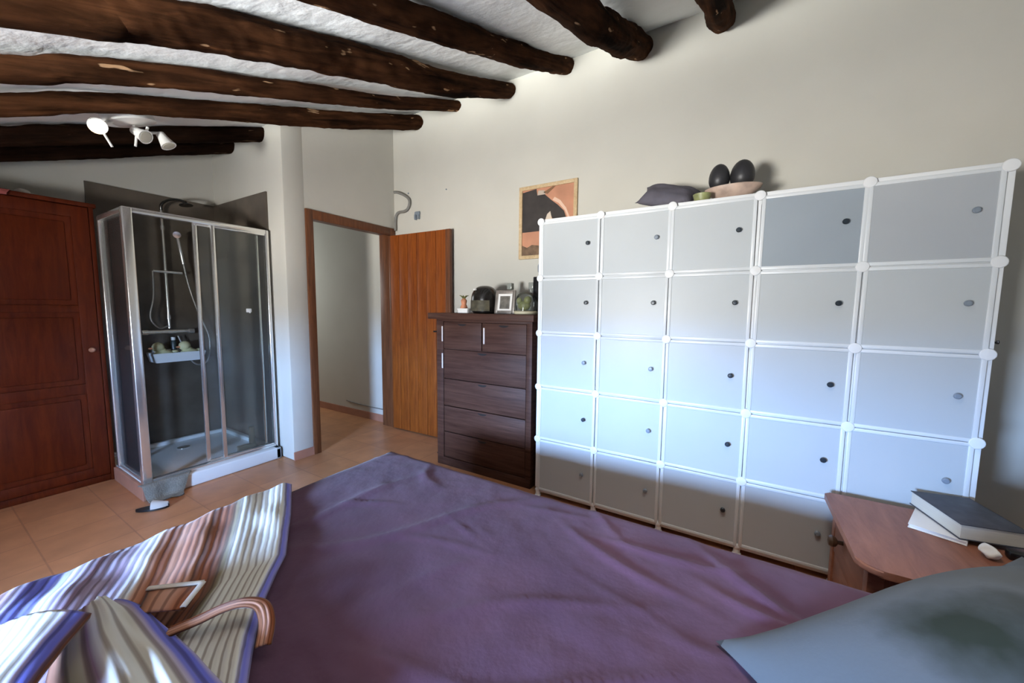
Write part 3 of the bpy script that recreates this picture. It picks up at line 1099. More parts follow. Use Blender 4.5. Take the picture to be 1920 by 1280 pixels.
artpatch('charcoal_shape', [(0, .97), (.28, 1.0), (.3, .9), (.42, .92), (.58, .8), (.7, .72), (.82, .62), (.88, .48), (.8, .44), (.62, .5), (.55, .62), (.5, .58), (.42, .46), (.38, .36), (0, .36)],
         plain('art_charcoal', '35302e', 0.8, var=0.3, vscale=10), 1)
artpatch('cream_stroke', [(.42, .42), (.5, .6), (.56, .64), (.6, .5), (.74, .44), (.72, .4), (.5, .36)], plain('art_cream', 'cdbfae', 0.8, var=0.1, vscale=14), 2)
artpatch('pale_edge', [(.6, .8), (.72, .74), (.84, .62), (.9, .5), (.93, .52), (.86, .66), (.75, .78), (.64, .84)], plain('art_pale', 'd9b8a2', 0.8), 2)
artpatch('brown_ground', [(0, 0), (.75, 0), (.7, .08), (.45, .26), (.35, .14), (.2, .16), (.1, .12), (0, .16)], plain('art_brown', '6d5642', 0.8, var=0.4, vscale=20), 1)
artpatch('dark_branch', [(.42, .93), (.6, 1.0), (.66, 1.0), (.5, .9)], plain('art_branch', '7a5a40', 0.8), 2)
artpatch('pale_gap', [(.3, .9), (.32, .97), (.44, .96), (.46, .9)], plain('art_gap', 'b6a89a', 0.8), 2)

bm = bmesh.new()
tube(bm, smooth_path([(WX - 0.02, 3.165, 2.14), (WX - 0.02, 3.16, 2.27), (WX - 0.02, 3.12, 2.32), (WX - 0.02, 3.02, 2.325), (WX - 0.02, 2.965, 2.36), (WX - 0.02, 2.955, 2.43),
                      (WX - 0.025, 3.02, 2.485), (WX - 0.04, 3.10, 2.52), (WX - 0.05, 3.145, 2.527)], 6), 0.014, 12)
solo('wall_cable_tube', bm, m_grey_tube, 'bent grey cable tube on the wall above the open door', 'cable tube')
bm = bmesh.new()
box(bm, WX - 0.025, WX, 2.815, 2.885, 2.265, 2.305, 0.012)
box(bm, WX - 0.035, WX, 2.82, 2.838, 2.225, 2.275, 0.007)
box(bm, WX - 0.035, WX, 2.86, 2.88, 2.22, 2.275, 0.007)
solo('wall_hook', bm, m_knob_grey, 'small grey double hook on the wall above the door leaf', 'hook')
for (sy, sz, sr, lab) in ((2.985, 2.505, 0.008, 'dark wall plug beside the bent tube, high on the wall'), (2.473, 2.469, 0.007, 'faint wall plug to the right above the open door')):
    bm = bmesh.new()
    lathe(bm, [(sr, 0.0), (sr, -0.006), (sr * .6, -0.009), (0.001, -0.0095)], (WX, sy, sz), 12, 'X')
    solo('wall_plug', bm, m_knob_grey, lab, 'wall plug', 'wall plugs')

# cable in the hall along the wall
bm = bmesh.new()
tube(bm, smooth_path([(WX - 0.008, 3.30, 0.155), (WX - 0.008, 3.6, 0.15), (WX - 0.008, 4.0, 0.16), (WX - 0.008, 4.1, 0.17)], 5), 0.006, 8)
solo('wall_cable', bm, m_grey_tube, 'thin grey cable along the hall wall above the skirting', 'cable')

# ------------------------------------------------------------------ things on the wardrobe
WT = ZB + 5 * CH + 0.011
bm = bmesh.new()
# oval marbled tray on a foot
lathe(bm, [(0.06, 0), (0.065, 0.008), (0.05, 0.03), (0.09, 0.055), (0.135, 0.09), (0.142, 0.105), (0.136, 0.108), (0.12, 0.098), (0.001, 0.09)], (2.50, 0.055, WT), 36, sx=0.6)
solo('oval_dish', bm, plain('marbled_glaze', 'b9a294', 0.45, var=0.28, vscale=14), 'pale brown marbled oval dish under the two dark eggs on the wardrobe', 'dish')
EZ = WT + 0.096
for k, (ey, r_, hh, lab) in enumerate(((0.125, 0.054, 0.148, 'left one of two matt charcoal egg ornaments on the oval dish'), (0.012, 0.061, 0.155, 'right, larger one of two charcoal egg ornaments on the oval dish'))):
    bm = bmesh.new()
    prof = []
    for i in range(17):
        a = -PI / 2 + PI * i / 16
        zz = hh * 0.42 + (hh * 0.58 if a > 0 else hh * 0.42) * math.sin(a)
        prof.append((max(0.001, r_ * math.cos(a)), zz))
    lathe(bm, prof, (2.50 + 0.01 * k, ey, EZ + 0.001), 26)
    solo('egg_ornament', bm, m_charcoal, lab, 'ornament', 'charcoal egg ornaments on the wardrobe')
bm = bmesh.new()
lathe(bm, [(0.022, 0), (0.026, 0.004), (0.04, 0.035), (0.048, 0.062), (0.045, 0.064), (0.034, 0.04), (0.001, 0.02)], (2.40, 0.20, WT), 22)
solo('small_bowl', bm, m_greenish, 'little green-yellow bowl left of the oval dish on the wardrobe', 'bowl')


def cushion(bm, cx, cy, cz, sx, sy, h, mtx=None, n=26, power=2.4, pinch=0.06, puff=0.55, low=0.38):
    """pillow: two puffed grids joined at a seam, corners pulled to points; returns uv-able bm"""
    top, bot = {}, {}
    for i in range(n + 1):
        for j in range(n + 1):
            u, v = -1 + 2 * i / n, -1 + 2 * j / n
            e = (1 - abs(u) ** power) * (1 - abs(v) ** power)
            hgt = h * max(0, e) ** puff
            # sides bow inwards between corners
            px = u * sx * (1 - pinch * (1 - v * v) * abs(u))
            py = v * sy * (1 - pinch * (1 - u * u) * abs(v))
            wv = 0.012 * noise.noise(Vector((u * 2.2 + cx, v * 2.2, 1))) * (e ** 0.3 if e > 0 else 0)
            pt_ = Vector((px, py, hgt * (1 - low) + wv))
            pb_ = Vector((px, py, -hgt * low))
            if mtx is not None:
                pt_, pb_ = mtx @ pt_, mtx @ pb_
            o_ = Vector((cx, cy, cz))
            top[i, j] = bm.verts.new(pt_ + o_)
            edge = i in (0, n) or j in (0, n)
            bot[i, j] = top[i, j] if edge else bm.verts.new(pb_ + o_)
    for i in range(n):
        for j in range(n):
            bm.faces.new((top[i, j], top[i + 1, j], top[i + 1, j + 1], top[i, j + 1]))
            q = (bot[i, j], bot[i, j + 1], bot[i + 1, j + 1], bot[i + 1, j])
            if len(set(q)) == 4:
                try:
                    bm.faces.new(q)
                except ValueError:
                    pass
    return bm


bm = bmesh.new()
cushion(bm, 2.52, 0.395, WT + 0.103, 0.115, 0.17, 0.10, Matrix.Rotation(math.radians(13), 4, 'X') @ Matrix.Rotation(math.radians(-38), 4, 'Y'), 18, 3.0, 0.14)
solo('throw_cushion', bm, m_cushion, 'grey-mauve cushion lying on top of the white wardrobe', 'cushion', smooth=62)

# ------------------------------------------------------------------ red wardrobe on the left
RX0, RX1, RYF, RZ = 0.10, 0.814, 4.0, 2.045
rw = thing('panelled_wardrobe', 'dark red-brown panelled wooden wardrobe left of the shower cubicle', 'wardrobe', (0.45, 4.2, 0))
bm = bmesh.new()
box(bm, RX0, RX1, RYF + 0.03, 4.40, 0.0, RZ - 0.02)
box(bm, RX0 - 0.015, RX1 + 0.015, RYF + 0.0, 4.41, RZ - 0.03, RZ, 0.006)
box(bm, RX0, RX1, RYF + 0.012, RYF + 0.04, 0.0, 0.05, 0.004)
box(bm, RX1 - 0.025, RX1, RYF + 0.005, RYF + 0.05, 0.0, RZ - 0.03, 0.004)
finish('carcass', bm, m_red, rw)
dw_ = RX1 - 0.03 - RX0
for k in range(1):
    x1 = RX1 - 0.027 - k * dw_
    x0 = x1 - dw_ + 0.006
    bm = bmesh.new()
    st = 0.085
    box(bm, x0, x0 + st, RYF, RYF + 0.026, 0.055, RZ - 0.035, 0.005)
    box(bm, x1 - st, x1, RYF, RYF + 0.026, 0.055, RZ - 0.035, 0.005)
    for (z0, z1) in ((0.055, 0.125), (0.68, 0.755), (1.27, 1.32), (RZ - 0.115, RZ - 0.035)):
        box(bm, x0 + st - 0.003, x1 - st + 0.003, RYF + 0.001, RYF + 0.026, z0, z1, 0.005)
    dd = finish('wardrobe_door', bm, m_red, rw)
    for (z0, z1) in ((0.125, 0.68), (0.755, 1.27), (1.32, RZ - 0.115)):
        bm = bmesh.new()
        box(bm, x0 + st - 0.004, x1 - st + 0.004, RYF + 0.014, RYF + 0.022, z0 - 0.004, z1 + 0.004)
        box(bm, x0 + st + 0.03, x1 - st - 0.03, RYF + 0.008, RYF + 0.018, z0 + 0.035, z1 - 0.035, 0.006)
        finish('door_panel', bm, m_red, dd)
    if k == 0:
        bm = bmesh.new()
        lathe(bm, [(0.008, 0), (0.008, -0.014), (0.016, -0.02), (0.018, -0.028), (0.012, -0.036), (0.001, -0.038)], (x1 - 0.045, RYF, 1.0), 14, 'Y')
        finish('knob', bm, plain('copper_knob', '9a6a50', 0.4), dd)
bm = bmesh.new()
ellipsoid(bm, (0.52, 4.12, RZ + 0.022), (0.035, 0.03, 0.022), 14)
ellipsoid(bm, (0.56, 4.13, RZ + 0.012), (0.035, 0.02, 0.012), 12)
solo('white_ornament', bm, m_white_paper, 'small white ornament on top of the red-brown wardrobe', 'ornament')

bm = bmesh.new()
box(bm, 0.800, 0.817, 3.37, 3.985, 0, 0.10, 0.003)
struct('trim_2', bm, m_terracotta, 0)

# ------------------------------------------------------------------ shower
st_ = thing('shower_tray', 'low white shower tray on the floor of the slate niche', 'shower tray', (1.27, 3.9, 0))
TX0, TX1, TY0, TY1 = 0.818, 1.698, 3.36, 4.404
bm = bmesh.new()
for (x0, x1, y0, y1) in ((TX0, TX1, TY0, TY0 + 0.085), (TX0, TX1, TY1 - 0.05, TY1), (TX0, TX0 + 0.05, TY0, TY1), (TX1 - 0.05, TX1, TY0, TY1)):
    box(bm, x0, x1, y0, y1, 0, 0.10, 0.012, seg=3)
box(bm, TX0 + 0.02, TX1 - 0.02, TY0 + 0.02, TY1 - 0.02, 0.0, 0.07)
finish('basin', bm, m_tray, st_)
bm = bmesh.new()
lathe(bm, [(0.045, 0.07), (0.045, 0.074), (0.03, 0.076), (0.001, 0.076)], (1.27, 4.15, 0), 20)
finish('drain', bm, m_chrome, st_)

se = thing('shower_enclosure', 'chrome framed glass shower cubicle with sliding door', 'shower cubicle', (1.27, 3.45, 0.1))
SX0, SX1, SY, SZ0, SZ1 = 0.838, 1.69, 3.42, 0.10, 1.955
for (nm_, x0, x1, y0, y1, z0, z1) in (('top_rail', SX0 + 0.02, SX1 - 0.02, SY - 0.02, SY + 0.025, SZ1 - 0.032, SZ1 + 0.003),
                                     ('bottom_rail', SX0 + 0.02, SX1 - 0.02, SY - 0.02, SY + 0.024, SZ0, SZ0 + 0.025),
                                     ('side_top_rail', SX0 - 0.02, SX0 + 0.022, SY + 0.02, 3.95, SZ1 - 0.032, SZ1 + 0.003),
                                     ('side_bottom_rail', SX0 - 0.012, SX0 + 0.022, SY + 0.02, 3.95, SZ0, SZ0 + 0.025)):
    bm = bmesh.new()
    box(bm, x0, x1, y0, y1, z0, z1, 0.004)
    finish(nm_, bm, m_chrome, se)
for (x, y, wx, wy) in ((SX0, SY, 0.026, 0.026), (SX1 - 0.012, SY, 0.014, 0.022), (SX0, 3.96, 0.02, 0.014)):
    bm = bmesh.new()
    box(bm, x - wx, x + wx, y - wy, y + wy, SZ0, SZ1 + 0.002, 0.008, seg=3)
    finish('post', bm, m_chrome, se)


def glass_panel(name, x0, x1, y, edgeL, edgeR):
    bm = bmesh.new()
    if edgeL:
        box(bm, x0, x0 + 0.026, y - 0.010, y + 0.010, SZ0 + 0.03, SZ1 - 0.03, 0.004)
    if edgeR:
        box(bm, x1 - 0.02, x1, y - 0.010, y + 0.010, SZ0 + 0.03, SZ1 - 0.03, 0.004)
    box(bm, x0 + 0.02, x1 - 0.015, y - 0.009, y + 0.009, SZ0 + 0.026, SZ0 + 0.04, 0.003)
    box(bm, x0 + 0.02, x1 - 0.015, y - 0.009, y + 0.009, SZ1 - 0.046, SZ1 - 0.03, 0.003)
    fr_ = finish(name, bm, m_chrome, se)
    bm = bmesh.new()
    box(bm, x0 + 0.01, x1 - 0.008, y - 0.002, y + 0.002, SZ0 + 0.035, SZ1 - 0.04)
    finish('glass_pane', bm, m_glass, fr_, 0)
    return fr_


sl = glass_panel('sliding_panel', 1.185, 1.62, SY + 0.013, True, True)
glass_panel('fixed_panel', 1.285, 1.676, SY - 0.011, True, False)
bm = bmesh.new()
box(bm, SX0 - 0.003, SX0 + 0.003, SY + 0.02, 3.95, SZ0 + 0.02, SZ1 - 0.02)
finish('side_pane', bm, m_glass, se, 0)

# white hook on the glass, squeegee in the corner
bm = bmesh.new()
box(bm, 1.495, 1.535, SY - 0.022, SY - 0.0135, 1.275, 1.305, 0.005)
tube(bm, smooth_path([(1.515, SY - 0.02, 1.28), (1.515, SY - 0.036, 1.272), (1.515, SY - 0.036, 1.29)], 4), 0.004, 8)
solo('suction_hook', bm, m_white, 'small white hook stuck on the right shower glass pane', 'hook')
sq = thing('squeegee', 'small white squeegee standing in the right corner of shower tray', 'squeegee', (1.575, 3.60, 0.07))
bm = bmesh.new()
tube(bm, [(1.575, 3.60, 0.0725), (1.575, 3.60, 0.27)], [0.024, 0.022], 12)
finish('handle', bm, plain('mint_white', 'f2faf4', 0.4), sq)
bm = bmesh.new()
box(bm, 1.46, 1.60, 3.575, 3.625, 0.0725, 0.125, 0.008)
finish('blade', bm, MATS['mint_white'], sq)

# shower column
sc = thing('shower_column', 'chrome shower riser rail with hand shower and hose on slate wall', 'shower', (1.3, 4.38, 1.1))
XB_, YB_ = 1.295, 4.36
bm = bmesh.new()
tube(bm, [(XB_, YB_, 1.12), (XB_, YB_, 2.17)], 0.011, 12)
for z in (2.0, 1.22, 1.62):
    tube(bm, [(XB_, YB_, z), (XB_, 4.405, z)], 0.009, 10)
    tube(bm, [(XB_, YB_, z - 0.018), (XB_, YB_, z + 0.018)], 0.017, 12)
finish('riser_rail', bm, m_chrome, sc)
bm = bmesh.new()
tube(bm, smooth_path([(XB_, YB_, 2.15), (XB_, 4.34, 2.20), (XB_ + 0.03, 4.27, 2.235), (XB_ + 0.08, 4.2, 2.235), (XB_ + 0.11, 4.17, 2.215)], 6), 0.011, 12)
lathe_dir(bm, [(0.012, 0), (0.018, 0.012), (0.045, 0.022), (0.05, 0.03), (0.045, 0.036), (0.001, 0.037)], (XB_ + 0.11, 4.17, 2.225), (0.1, -0.1, -1), 24)
finish('overhead_shower', bm, plain('dark_chrome', '5c5c5a', 0.25, 0.9), sc)
bm = bmesh.new()
tube(bm, [(XB_ - 0.09, YB_ - 0.02, 1.62), (XB_ + 0.11, YB_ - 0.02, 1.615)], 0.012, 10)
finish('slider_bracket', bm, m_chrome, sc)
bm = bmesh.new()
tube(bm, smooth_path([(XB_ + 0.12, YB_ - 0.03, 1.70), (XB_ + 0.10, YB_ - 0.045, 1.82), (XB_ + 0.075, YB_ - 0.075, 1.93)], 6), 0.013, 12)
lathe_dir(bm, [(0.014, -0.02), (0.02, 0.0), (0.028, 0.012), (0.028, 0.024), (0.001, 0.026)], (XB_ + 0.07, YB_ - 0.085, 1.95), (-0.3, -0.9, -0.35), 20)
finish('hand_shower', bm, m_chrome, sc)
bm = bmesh.new()
tube(bm, smooth_path([(XB_ + 0.12, YB_ - 0.03, 1.70), (XB_ + 0.15, YB_ - 0.03, 1.5), (XB_ + 0.21, YB_ - 0.03, 1.25), (XB_ + 0.28, YB_ - 0.03, 1.02), (XB_ + 0.25, YB_ - 0.04, 0.80), (XB_ + 0.14, YB_ - 0.04, 0.80), (XB_ + 0.05, YB_ - 0.02, 1.05)], 8), 0.008, 10)
tube(bm, smooth_path([(XB_ - 0.09, YB_ - 0.02, 1.62), (XB_ - 0.10, YB_ - 0.03, 1.40), (XB_ - 0.13, YB_ - 0.03, 1.22), (XB_ - 0.08, YB_ - 0.03, 1.13), (XB_ - 0.02, YB_ - 0.02, 1.14)], 8), 0.007, 10)
finish('hose', bm, plain('steel_hose', 'a9a8a4', 0.35, 0.8, bump=0.3, bscale=200), sc)
bm = bmesh.new()
tube(bm, [(XB_ - 0.16, YB_ - 0.01, 1.09), (XB_ + 0.14, YB_ - 0.01, 1.09)], 0.02, 14)
for sx in (-0.10, 0.08):
    tube(bm, [(XB_ + sx, YB_ - 0.01, 1.09), (XB_ + sx, 4.405, 1.09)], 0.016, 10)
for sx in (-0.17, 0.15):
    tube(bm, [(XB_ + sx - 0.02, YB_ - 0.01, 1.09), (XB_ + sx + 0.02, YB_ - 0.01, 1.09)], 0.026, 14)
finish('mixer_tap', bm, m_chrome, sc)
# caddy
bm = bmesh.new()
CX0, CX1, CY0, CY1, CZ0, CZ1 = 1.13, 1.50, 4.20, 4.385, 0.83, 0.912


def tapered_tray(bm, x0, x1, y0, y1, z0, z1, t, tap):
    pr0 = [(x0 + tap, y0 + tap), (x1 - tap, y0 + tap), (x1 - tap, y1 - tap * .3), (x0 + tap, y1 - tap * .3)]
    pr1 = [(x0, y0), (x1, y0), (x1, y1), (x0, y1)]
    pi0 = [(x0 + tap + t, y0 + tap + t), (x1 - tap - t, y0 + tap + t), (x1 - tap - t, y1 - tap * .3 - t), (x0 + tap + t, y1 - tap * .3 - t)]
    pi1 = [(x0 + t, y0 + t), (x1 - t, y0 + t), (x1 - t, y1 - t), (x0 + t, y1 - t)]
    A = [bm.verts.new((x, y, z0)) for x, y in pr0]
    B = [bm.verts.new((x, y, z1)) for x, y in pr1]
    D = [bm.verts.new((x, y, z1)) for x, y in pi1]
    E_ = [bm.verts.new((x, y, z0 + t)) for x, y in pi0]
    bm.faces.new(A[::-1])
    bm.faces.new(E_)
    for a, b_ in ((A, B), (B, D), (D, E_)):
        for k in range(4):
            bm.faces.new((a[k], a[(k + 1) % 4], b_[(k + 1) % 4], b_[k]))
    bmesh.ops.bevel(bm, geom=bm.edges[:], offset=0.004, segments=2, affect='EDGES')


tapered_tray(bm, CX0, CX1, CY0, CY1, CZ0, CZ1, 0.008, 0.02)
box(bm, CX0 + 0.04, CX1 - 0.04, 4.372, 4.405, 0.86, 0.93, 0.004)
solo('shower_caddy', bm, m_white, 'white plastic shower basket on the slate wall below the mixer tap', 'shower basket')


def duck(x, y, z, s, rot, lab):
    t = thing('bath_duck', lab, 'bath toy', (x, y, z), group='bath ducks in the shower basket')
    mt = Matrix.Translation((x, y, z)) @ Matrix.Rotation(rot, 4, 'Z') @ Matrix.Scale(s, 4)
    bm = bmesh.new()
    tmp = bmesh.new()
    ellipsoid(tmp, (0, 0, 0.04), (0.06, 0.045, 0.04), 18)
    ellipsoid(tmp, (0.028, 0, 0.10), (0.036, 0.034, 0.036), 16)
    ellipsoid(tmp, (0.012, 0, 0.07), (0.03, 0.026, 0.03), 12)
    ellipsoid(tmp, (-0.062, 0, 0.062), (0.022, 0.02, 0.012), 10)
    merge(bm, tmp, mt)
    finish('duck_body', bm, m_tan, t)
    bm = bmesh.new()
    tmp = bmesh.new()
    ellipsoid(tmp, (0.066, 0, 0.094), (0.016, 0.014, 0.007), 10)
    merge(bm, tmp, mt)
    finish('beak', bm, m_orange, t)


duck(1.225, 4.295, CZ0 + 0.010, 1.2, 3.05, 'pale duck-shaped bath toy in the left end of shower basket')
duck(1.405, 4.295, CZ0 + 0.010, 1.2, 3.25, 'greenish duck-shaped bath toy in the right end of shower basket')
b_t = thing('shampoo_bottle', 'dark shampoo bottle between the two duck toys', 'bottle', (1.313, 4.352, CZ0 + 0.01))
bm = bmesh.new()
lathe(bm, [(0.03, 0), (0.033, 0.008), (0.033, 0.15), (0.022, 0.172), (0.001, 0.172)], (1.313, 4.352, CZ0 + 0.010), 18, sx=0.6, sy=0.6)
finish('bottle_body', bm, plain('dark_bottle', '3b4648', 0.3), b_t)
bm = bmesh.new()
lathe(bm, [(0.016, 0.172), (0.016, 0.20), (0.001, 0.202)], (1.313, 4.352, CZ0 + 0.010), 14)
finish('bottle_cap', bm, m_white, b_t)


# ------------------------------------------------------------------ cloth helper
def patch(bm, fn, nu, nv, thick=0.008, uvscale=(1, 1)):
    """grid from fn(u,v)->Vector, with UVs and thickness"""
    uvl = bm.loops.layers.uv.verify()
    vs = [[bm.verts.new(fn(i / nu, j / nv)) for j in range(nv + 1)] for i in range(nu + 1)]
    bm.verts.index_update()
    faces = []
    for i in range(nu):
        for j in range(nv):
            f = bm.faces.new((vs[i][j], vs[i + 1][j], vs[i + 1][j + 1], vs[i][j + 1]))
            for l, (a, b_) in zip(f.loops, ((i, j), (i + 1, j), (i + 1, j + 1), (i, j + 1))):
                l[uvl].uv = (a / nu * uvscale[0], b_ / nv * uvscale[1])
            faces.append(f)
    bmesh.ops.recalc_face_normals(bm, faces=faces)
    if thick:
        if sum(f.normal.z for f in faces) < 0:
            bmesh.ops.reverse_faces(bm, faces=faces)
        bmesh.ops.solidify(bm, geom=faces, thickness=thick)
    return bm


def nz3(x, y, s, seed=0):
    return noise.noise(Vector((x * s, y * s, seed)))


# bath mat draped over the tray's left corner
def matfn(u, v):
    # u along X, v from the tray rim down to the floor
    prof = [(3.394, 0.112), (3.375, 0.119), (3.352, 0.114), (3.343, 0.09), (3.338, 0.05), (3.330, 0.022), (3.315, 0.013), (3.268, 0.011)]
    t = v * (len(prof) - 1)
    k = min(int(t), len(prof) - 2)
    f_ = t - k
    y = prof[k][0] + (prof[k + 1][0] - prof[k][0]) * f_
    z = prof[k][1] + (prof[k + 1][1] - prof[k][1]) * f_
    w = 0.29 - 0.12 * v
    x = 0.785 + 0.03 * v + w * u
    y -= 0.012 * math.sin(u * 9) * v
    return Vector((x, y, z + 0.004 * abs(nz3(x, y, 9))))


bm = bmesh.new()
patch(bm, matfn, 20, 40, 0.008)
solo('bath_mat', bm, m_mat, 'grey towelling mat hanging over the left corner of shower tray', 'bath mat', smooth=80)
# white slipper
sp_ = thing('slipper', 'single white slipper on the floor in front of the hanging grey bath mat', 'slipper', (0.800, 3.195, 0), 0.0)
sl_m = Matrix.Translation((0.800, 3.195, 0.001)) @ Matrix.Rotation(math.radians(-35), 4, 'Z')
bm = bmesh.new()
tmp = bmesh.new()
outl = [(0.085 * math.cos(a) * (1.0), (0.032 + 0.006 * math.cos(a)) * math.sin(a)) for a in [2 * PI * k / 24 for k in range(24)]]
prism(tmp, outl, 'Z', 0.002, 0.016)
merge(bm, tmp, sl_m)
finish('sole', bm, m_black, sp_)
bm = bmesh.new()
tmp = bmesh.new()
for i in range(9):
    for j in range(9):
        pass
t0 = []
for i in range(9):
    row = []
    x = 0.0 + 0.082 * i / 8
    wd_ = 0.037 * math.sqrt(max(0.02, 1 - (x / 0.086) ** 2))
    for j in range(9):
        a = PI * j / 8
        row.append(tmp.verts.new((x, wd_ * math.cos(a), 0.014 + (0.045 - 0.02 * i / 8) * math.sin(a))))
    t0.append(row)
for i in range(8):
    for j in range(8):
        tmp.faces.new((t0[i][j], t0[i + 1][j], t0[i + 1][j + 1], t0[i][j + 1]))
bmesh.ops.solidify(tmp, geom=tmp.faces[:], thickness=0.004)
merge(bm, tmp, sl_m)
finish('upper', bm, m_white_paper, sp_)

# ------------------------------------------------------------------ ceiling spotlight
LXC, LYC = 0.79, 3.08
lz = ceil_z(LXC)
lamp = thing('ceiling_spotlight', 'white ceiling spotlight with three swivel heads, left one lit', 'ceiling light', (LXC, LYC, lz))
bm = bmesh.new()
cax = Vector((0.36, 0, -1)).normalized()
lathe_dir(bm, [(0.115, -0.045), (0.118, 0.03), (0.12, 0.045), (0.06, 0.055), (0.03, 0.06), (0.001, 0.061)], (LXC, LYC, lz - 0.045), cax, 30)
finish('ceiling_rose', bm, m_lampwhite, lamp)
BZ = lz - 0.09
heads = [((0.665, 3.02, 2.285), (-0.35, -0.85, -0.15), True), ((0.835, 3.05, 2.325), (0.45, -0.75, -0.5), False), ((0.945, 3.05, 2.33), (0.35, -0.35, -0.8), False)]
for k, (hp, hd, lit) in enumerate(heads):
    hp = Vector(hp)
    hd = Vector(hd).normalized()
    start = Vector((LXC + (hp.x - LXC) * 0.55, LYC + (hp.y - LYC) * 0.55, BZ + 0.02 * (hp.x - LXC)))
    bm = bmesh.new()
    tube(bm, smooth_path([start, start + Vector((0, 0, -0.03)), hp - hd * 0.02 + Vector((0, 0, 0.02)), hp - hd * 0.01], 5), 0.007, 8)
    if k < 2:   # little aiming handle
        tube(bm, [hp - hd * 0.02, hp - hd * 0.02 + Vector((0.04 if k == 0 else -0.01, 0, -0.085))], 0.006, 8)
    arm = finish('swivel_arm', bm, m_lampwhite, lamp)
    bm = bmesh.new()
    lathe_dir(bm, [(0.012, -0.045), (0.022, -0.04), (0.026, -0.01), (0.038, 0.035), (0.040, 0.04), (0.034, 0.04), (0.022, 0.0), (0.001, -0.005)], hp, hd, 20)
    hd_o = finish('lamp_head', bm, m_lampwhite, arm)
    bm = bmesh.new()
    lathe_dir(bm, [(0.001, 0.0), (0.026, 0.01), (0.035, 0.036), (0.03, 0.041), (0.001, 0.043)], hp, hd, 18)
    finish('bulb', bm, m_bulb if lit else plain('unlit_bulb', 'b8b6a8', 0.3) if 'unlit_bulb' not in MATS else MATS['unlit_bulb'], arm, label='lit bulb' if lit else None)
    if lit:
        ld = bpy.data.lights.new('lit_bulb_light', 'SPOT')
        ld.energy = 34
        ld.color = (1.0, 0.55, 0.20)
        ld.spot_size = math.radians(84)
        ld.spot_blend = 0.8
        ld.shadow_soft_size = 0.03
        lo_ = bpy.data.objects.new('lit_bulb_light', ld)
        lo_.location = hp + hd * 0.06
        lo_.rotation_euler = Vector((-0.28, 0.10, -1)).to_track_quat('-Z', 'Y').to_euler()
        COL.objects.link(lo_)

# ------------------------------------------------------------------ bed
BX0, BX1, BY0, BY1, BZT = -0.16, 1.472, -1.30, 1.70, 0.502
bed = thing('bed', 'large double bed with its foot towards the shower', 'bed', (0.63, 0.2, 0))
bm = bmesh.new()
box(bm, BX0 + 0.04, BX1 - 0.05, BY0 + 0.02, BY1 - 0.06, 0.12, 0.28, 0.01)
for x in (BX0 + 0.1, BX1 - 0.11):
    for y in (BY0 + 0.1, BY1 - 0.14):
        box(bm, x - 0.03, x + 0.03, y - 0.03, y + 0.03, 0, 0.13, 0.004)
finish('bed_base', bm, m_casing, bed)
bm = bmesh.new()
box(bm, BX0 + 0.02, BX1 - 0.022, BY0 + 0.01, BY1 - 0.025, 0.282, 0.475, 0.04, seg=4)
finish('mattress', bm, m_white_paper, bed)


def sheet_fn(u, v):
    # closed-over top: param square -> top plus short skirts with rounded shoulder
    rr = 0.10      # corner radius of the plan
    du, dv = 0.10, 0.08
    sx_, sy_ = (u - 0.5) * 2, (v - 0.5) * 2
    ku, kv = 0.86, 0.92          # part of the parameter that is the flat top
    cx_, hx_ = (BX0 + BX1) / 2, (BX1 - BX0) / 2
    cy_, hy_ = (BY0 + BY1) / 2, (BY1 - BY0) / 2

    def ax(s, k, h):
        a = abs(s)
        if a <= k:
            return s / k * (h - 0.05), 0.0
        t = (a - k) / (1 - k)
        return math.copysign(h - 0.05 + 0.05 * math.sin(min(1, t * 2.2) * PI / 2), s), t
    x, tx = ax(sx_, ku, hx_)
    y, ty = ax(sy_, kv, hy_)
    t = max(tx, ty)
    drop = 0.05 * (1 - math.cos(min(1, t * 2.2) * PI / 2)) + max(0, t - 0.45) * 0.34
    # round the plan corner
    ox, oy = abs(x) - (hx_ - rr), abs(y) - (hy_ - rr)
    if ox > 0 and oy > 0:
        l = math.hypot(ox, oy)
        if l > rr:
            x = math.copysign(hx_ - rr + ox / l * rr, x)
            y = math.copysign(hy_ - rr + oy / l * rr, y)
    X, Y = cx_ + x, cy_ + y
    w = 0.0
    # creases and soft billows
    w += 0.006 * nz3(X, Y, 2.2, 5) + 0.003 * nz3(X, Y, 6, 9) + 0.002 * nz3(X, Y, 14, 2)
    for (px, py, ang, ln_, amp, wid) in CREASES:
        dx, dy = X - px, Y - py
        a = dx * math.cos(ang) + dy * math.sin(ang)
        q = -dx * math.sin(ang) + dy * math.cos(ang)
        q += 0.03 * math.sin(a * 7 + px * 9)
        w += amp * math.exp(-(q / wid) ** 2) * math.exp(-(a / ln_) ** 2)
    wob = 0.0
    if t > 0.3:
        wob = 0.012 * math.sin((X + Y) * 21) * (t - 0.3)
        X += math.copysign(wob, x) if tx > ty else 0
        Y += math.copysign(wob, y) if ty >= tx else 0
    return Vector((X, Y, BZT - drop + w * (1 if t < .2 else 0.5)))


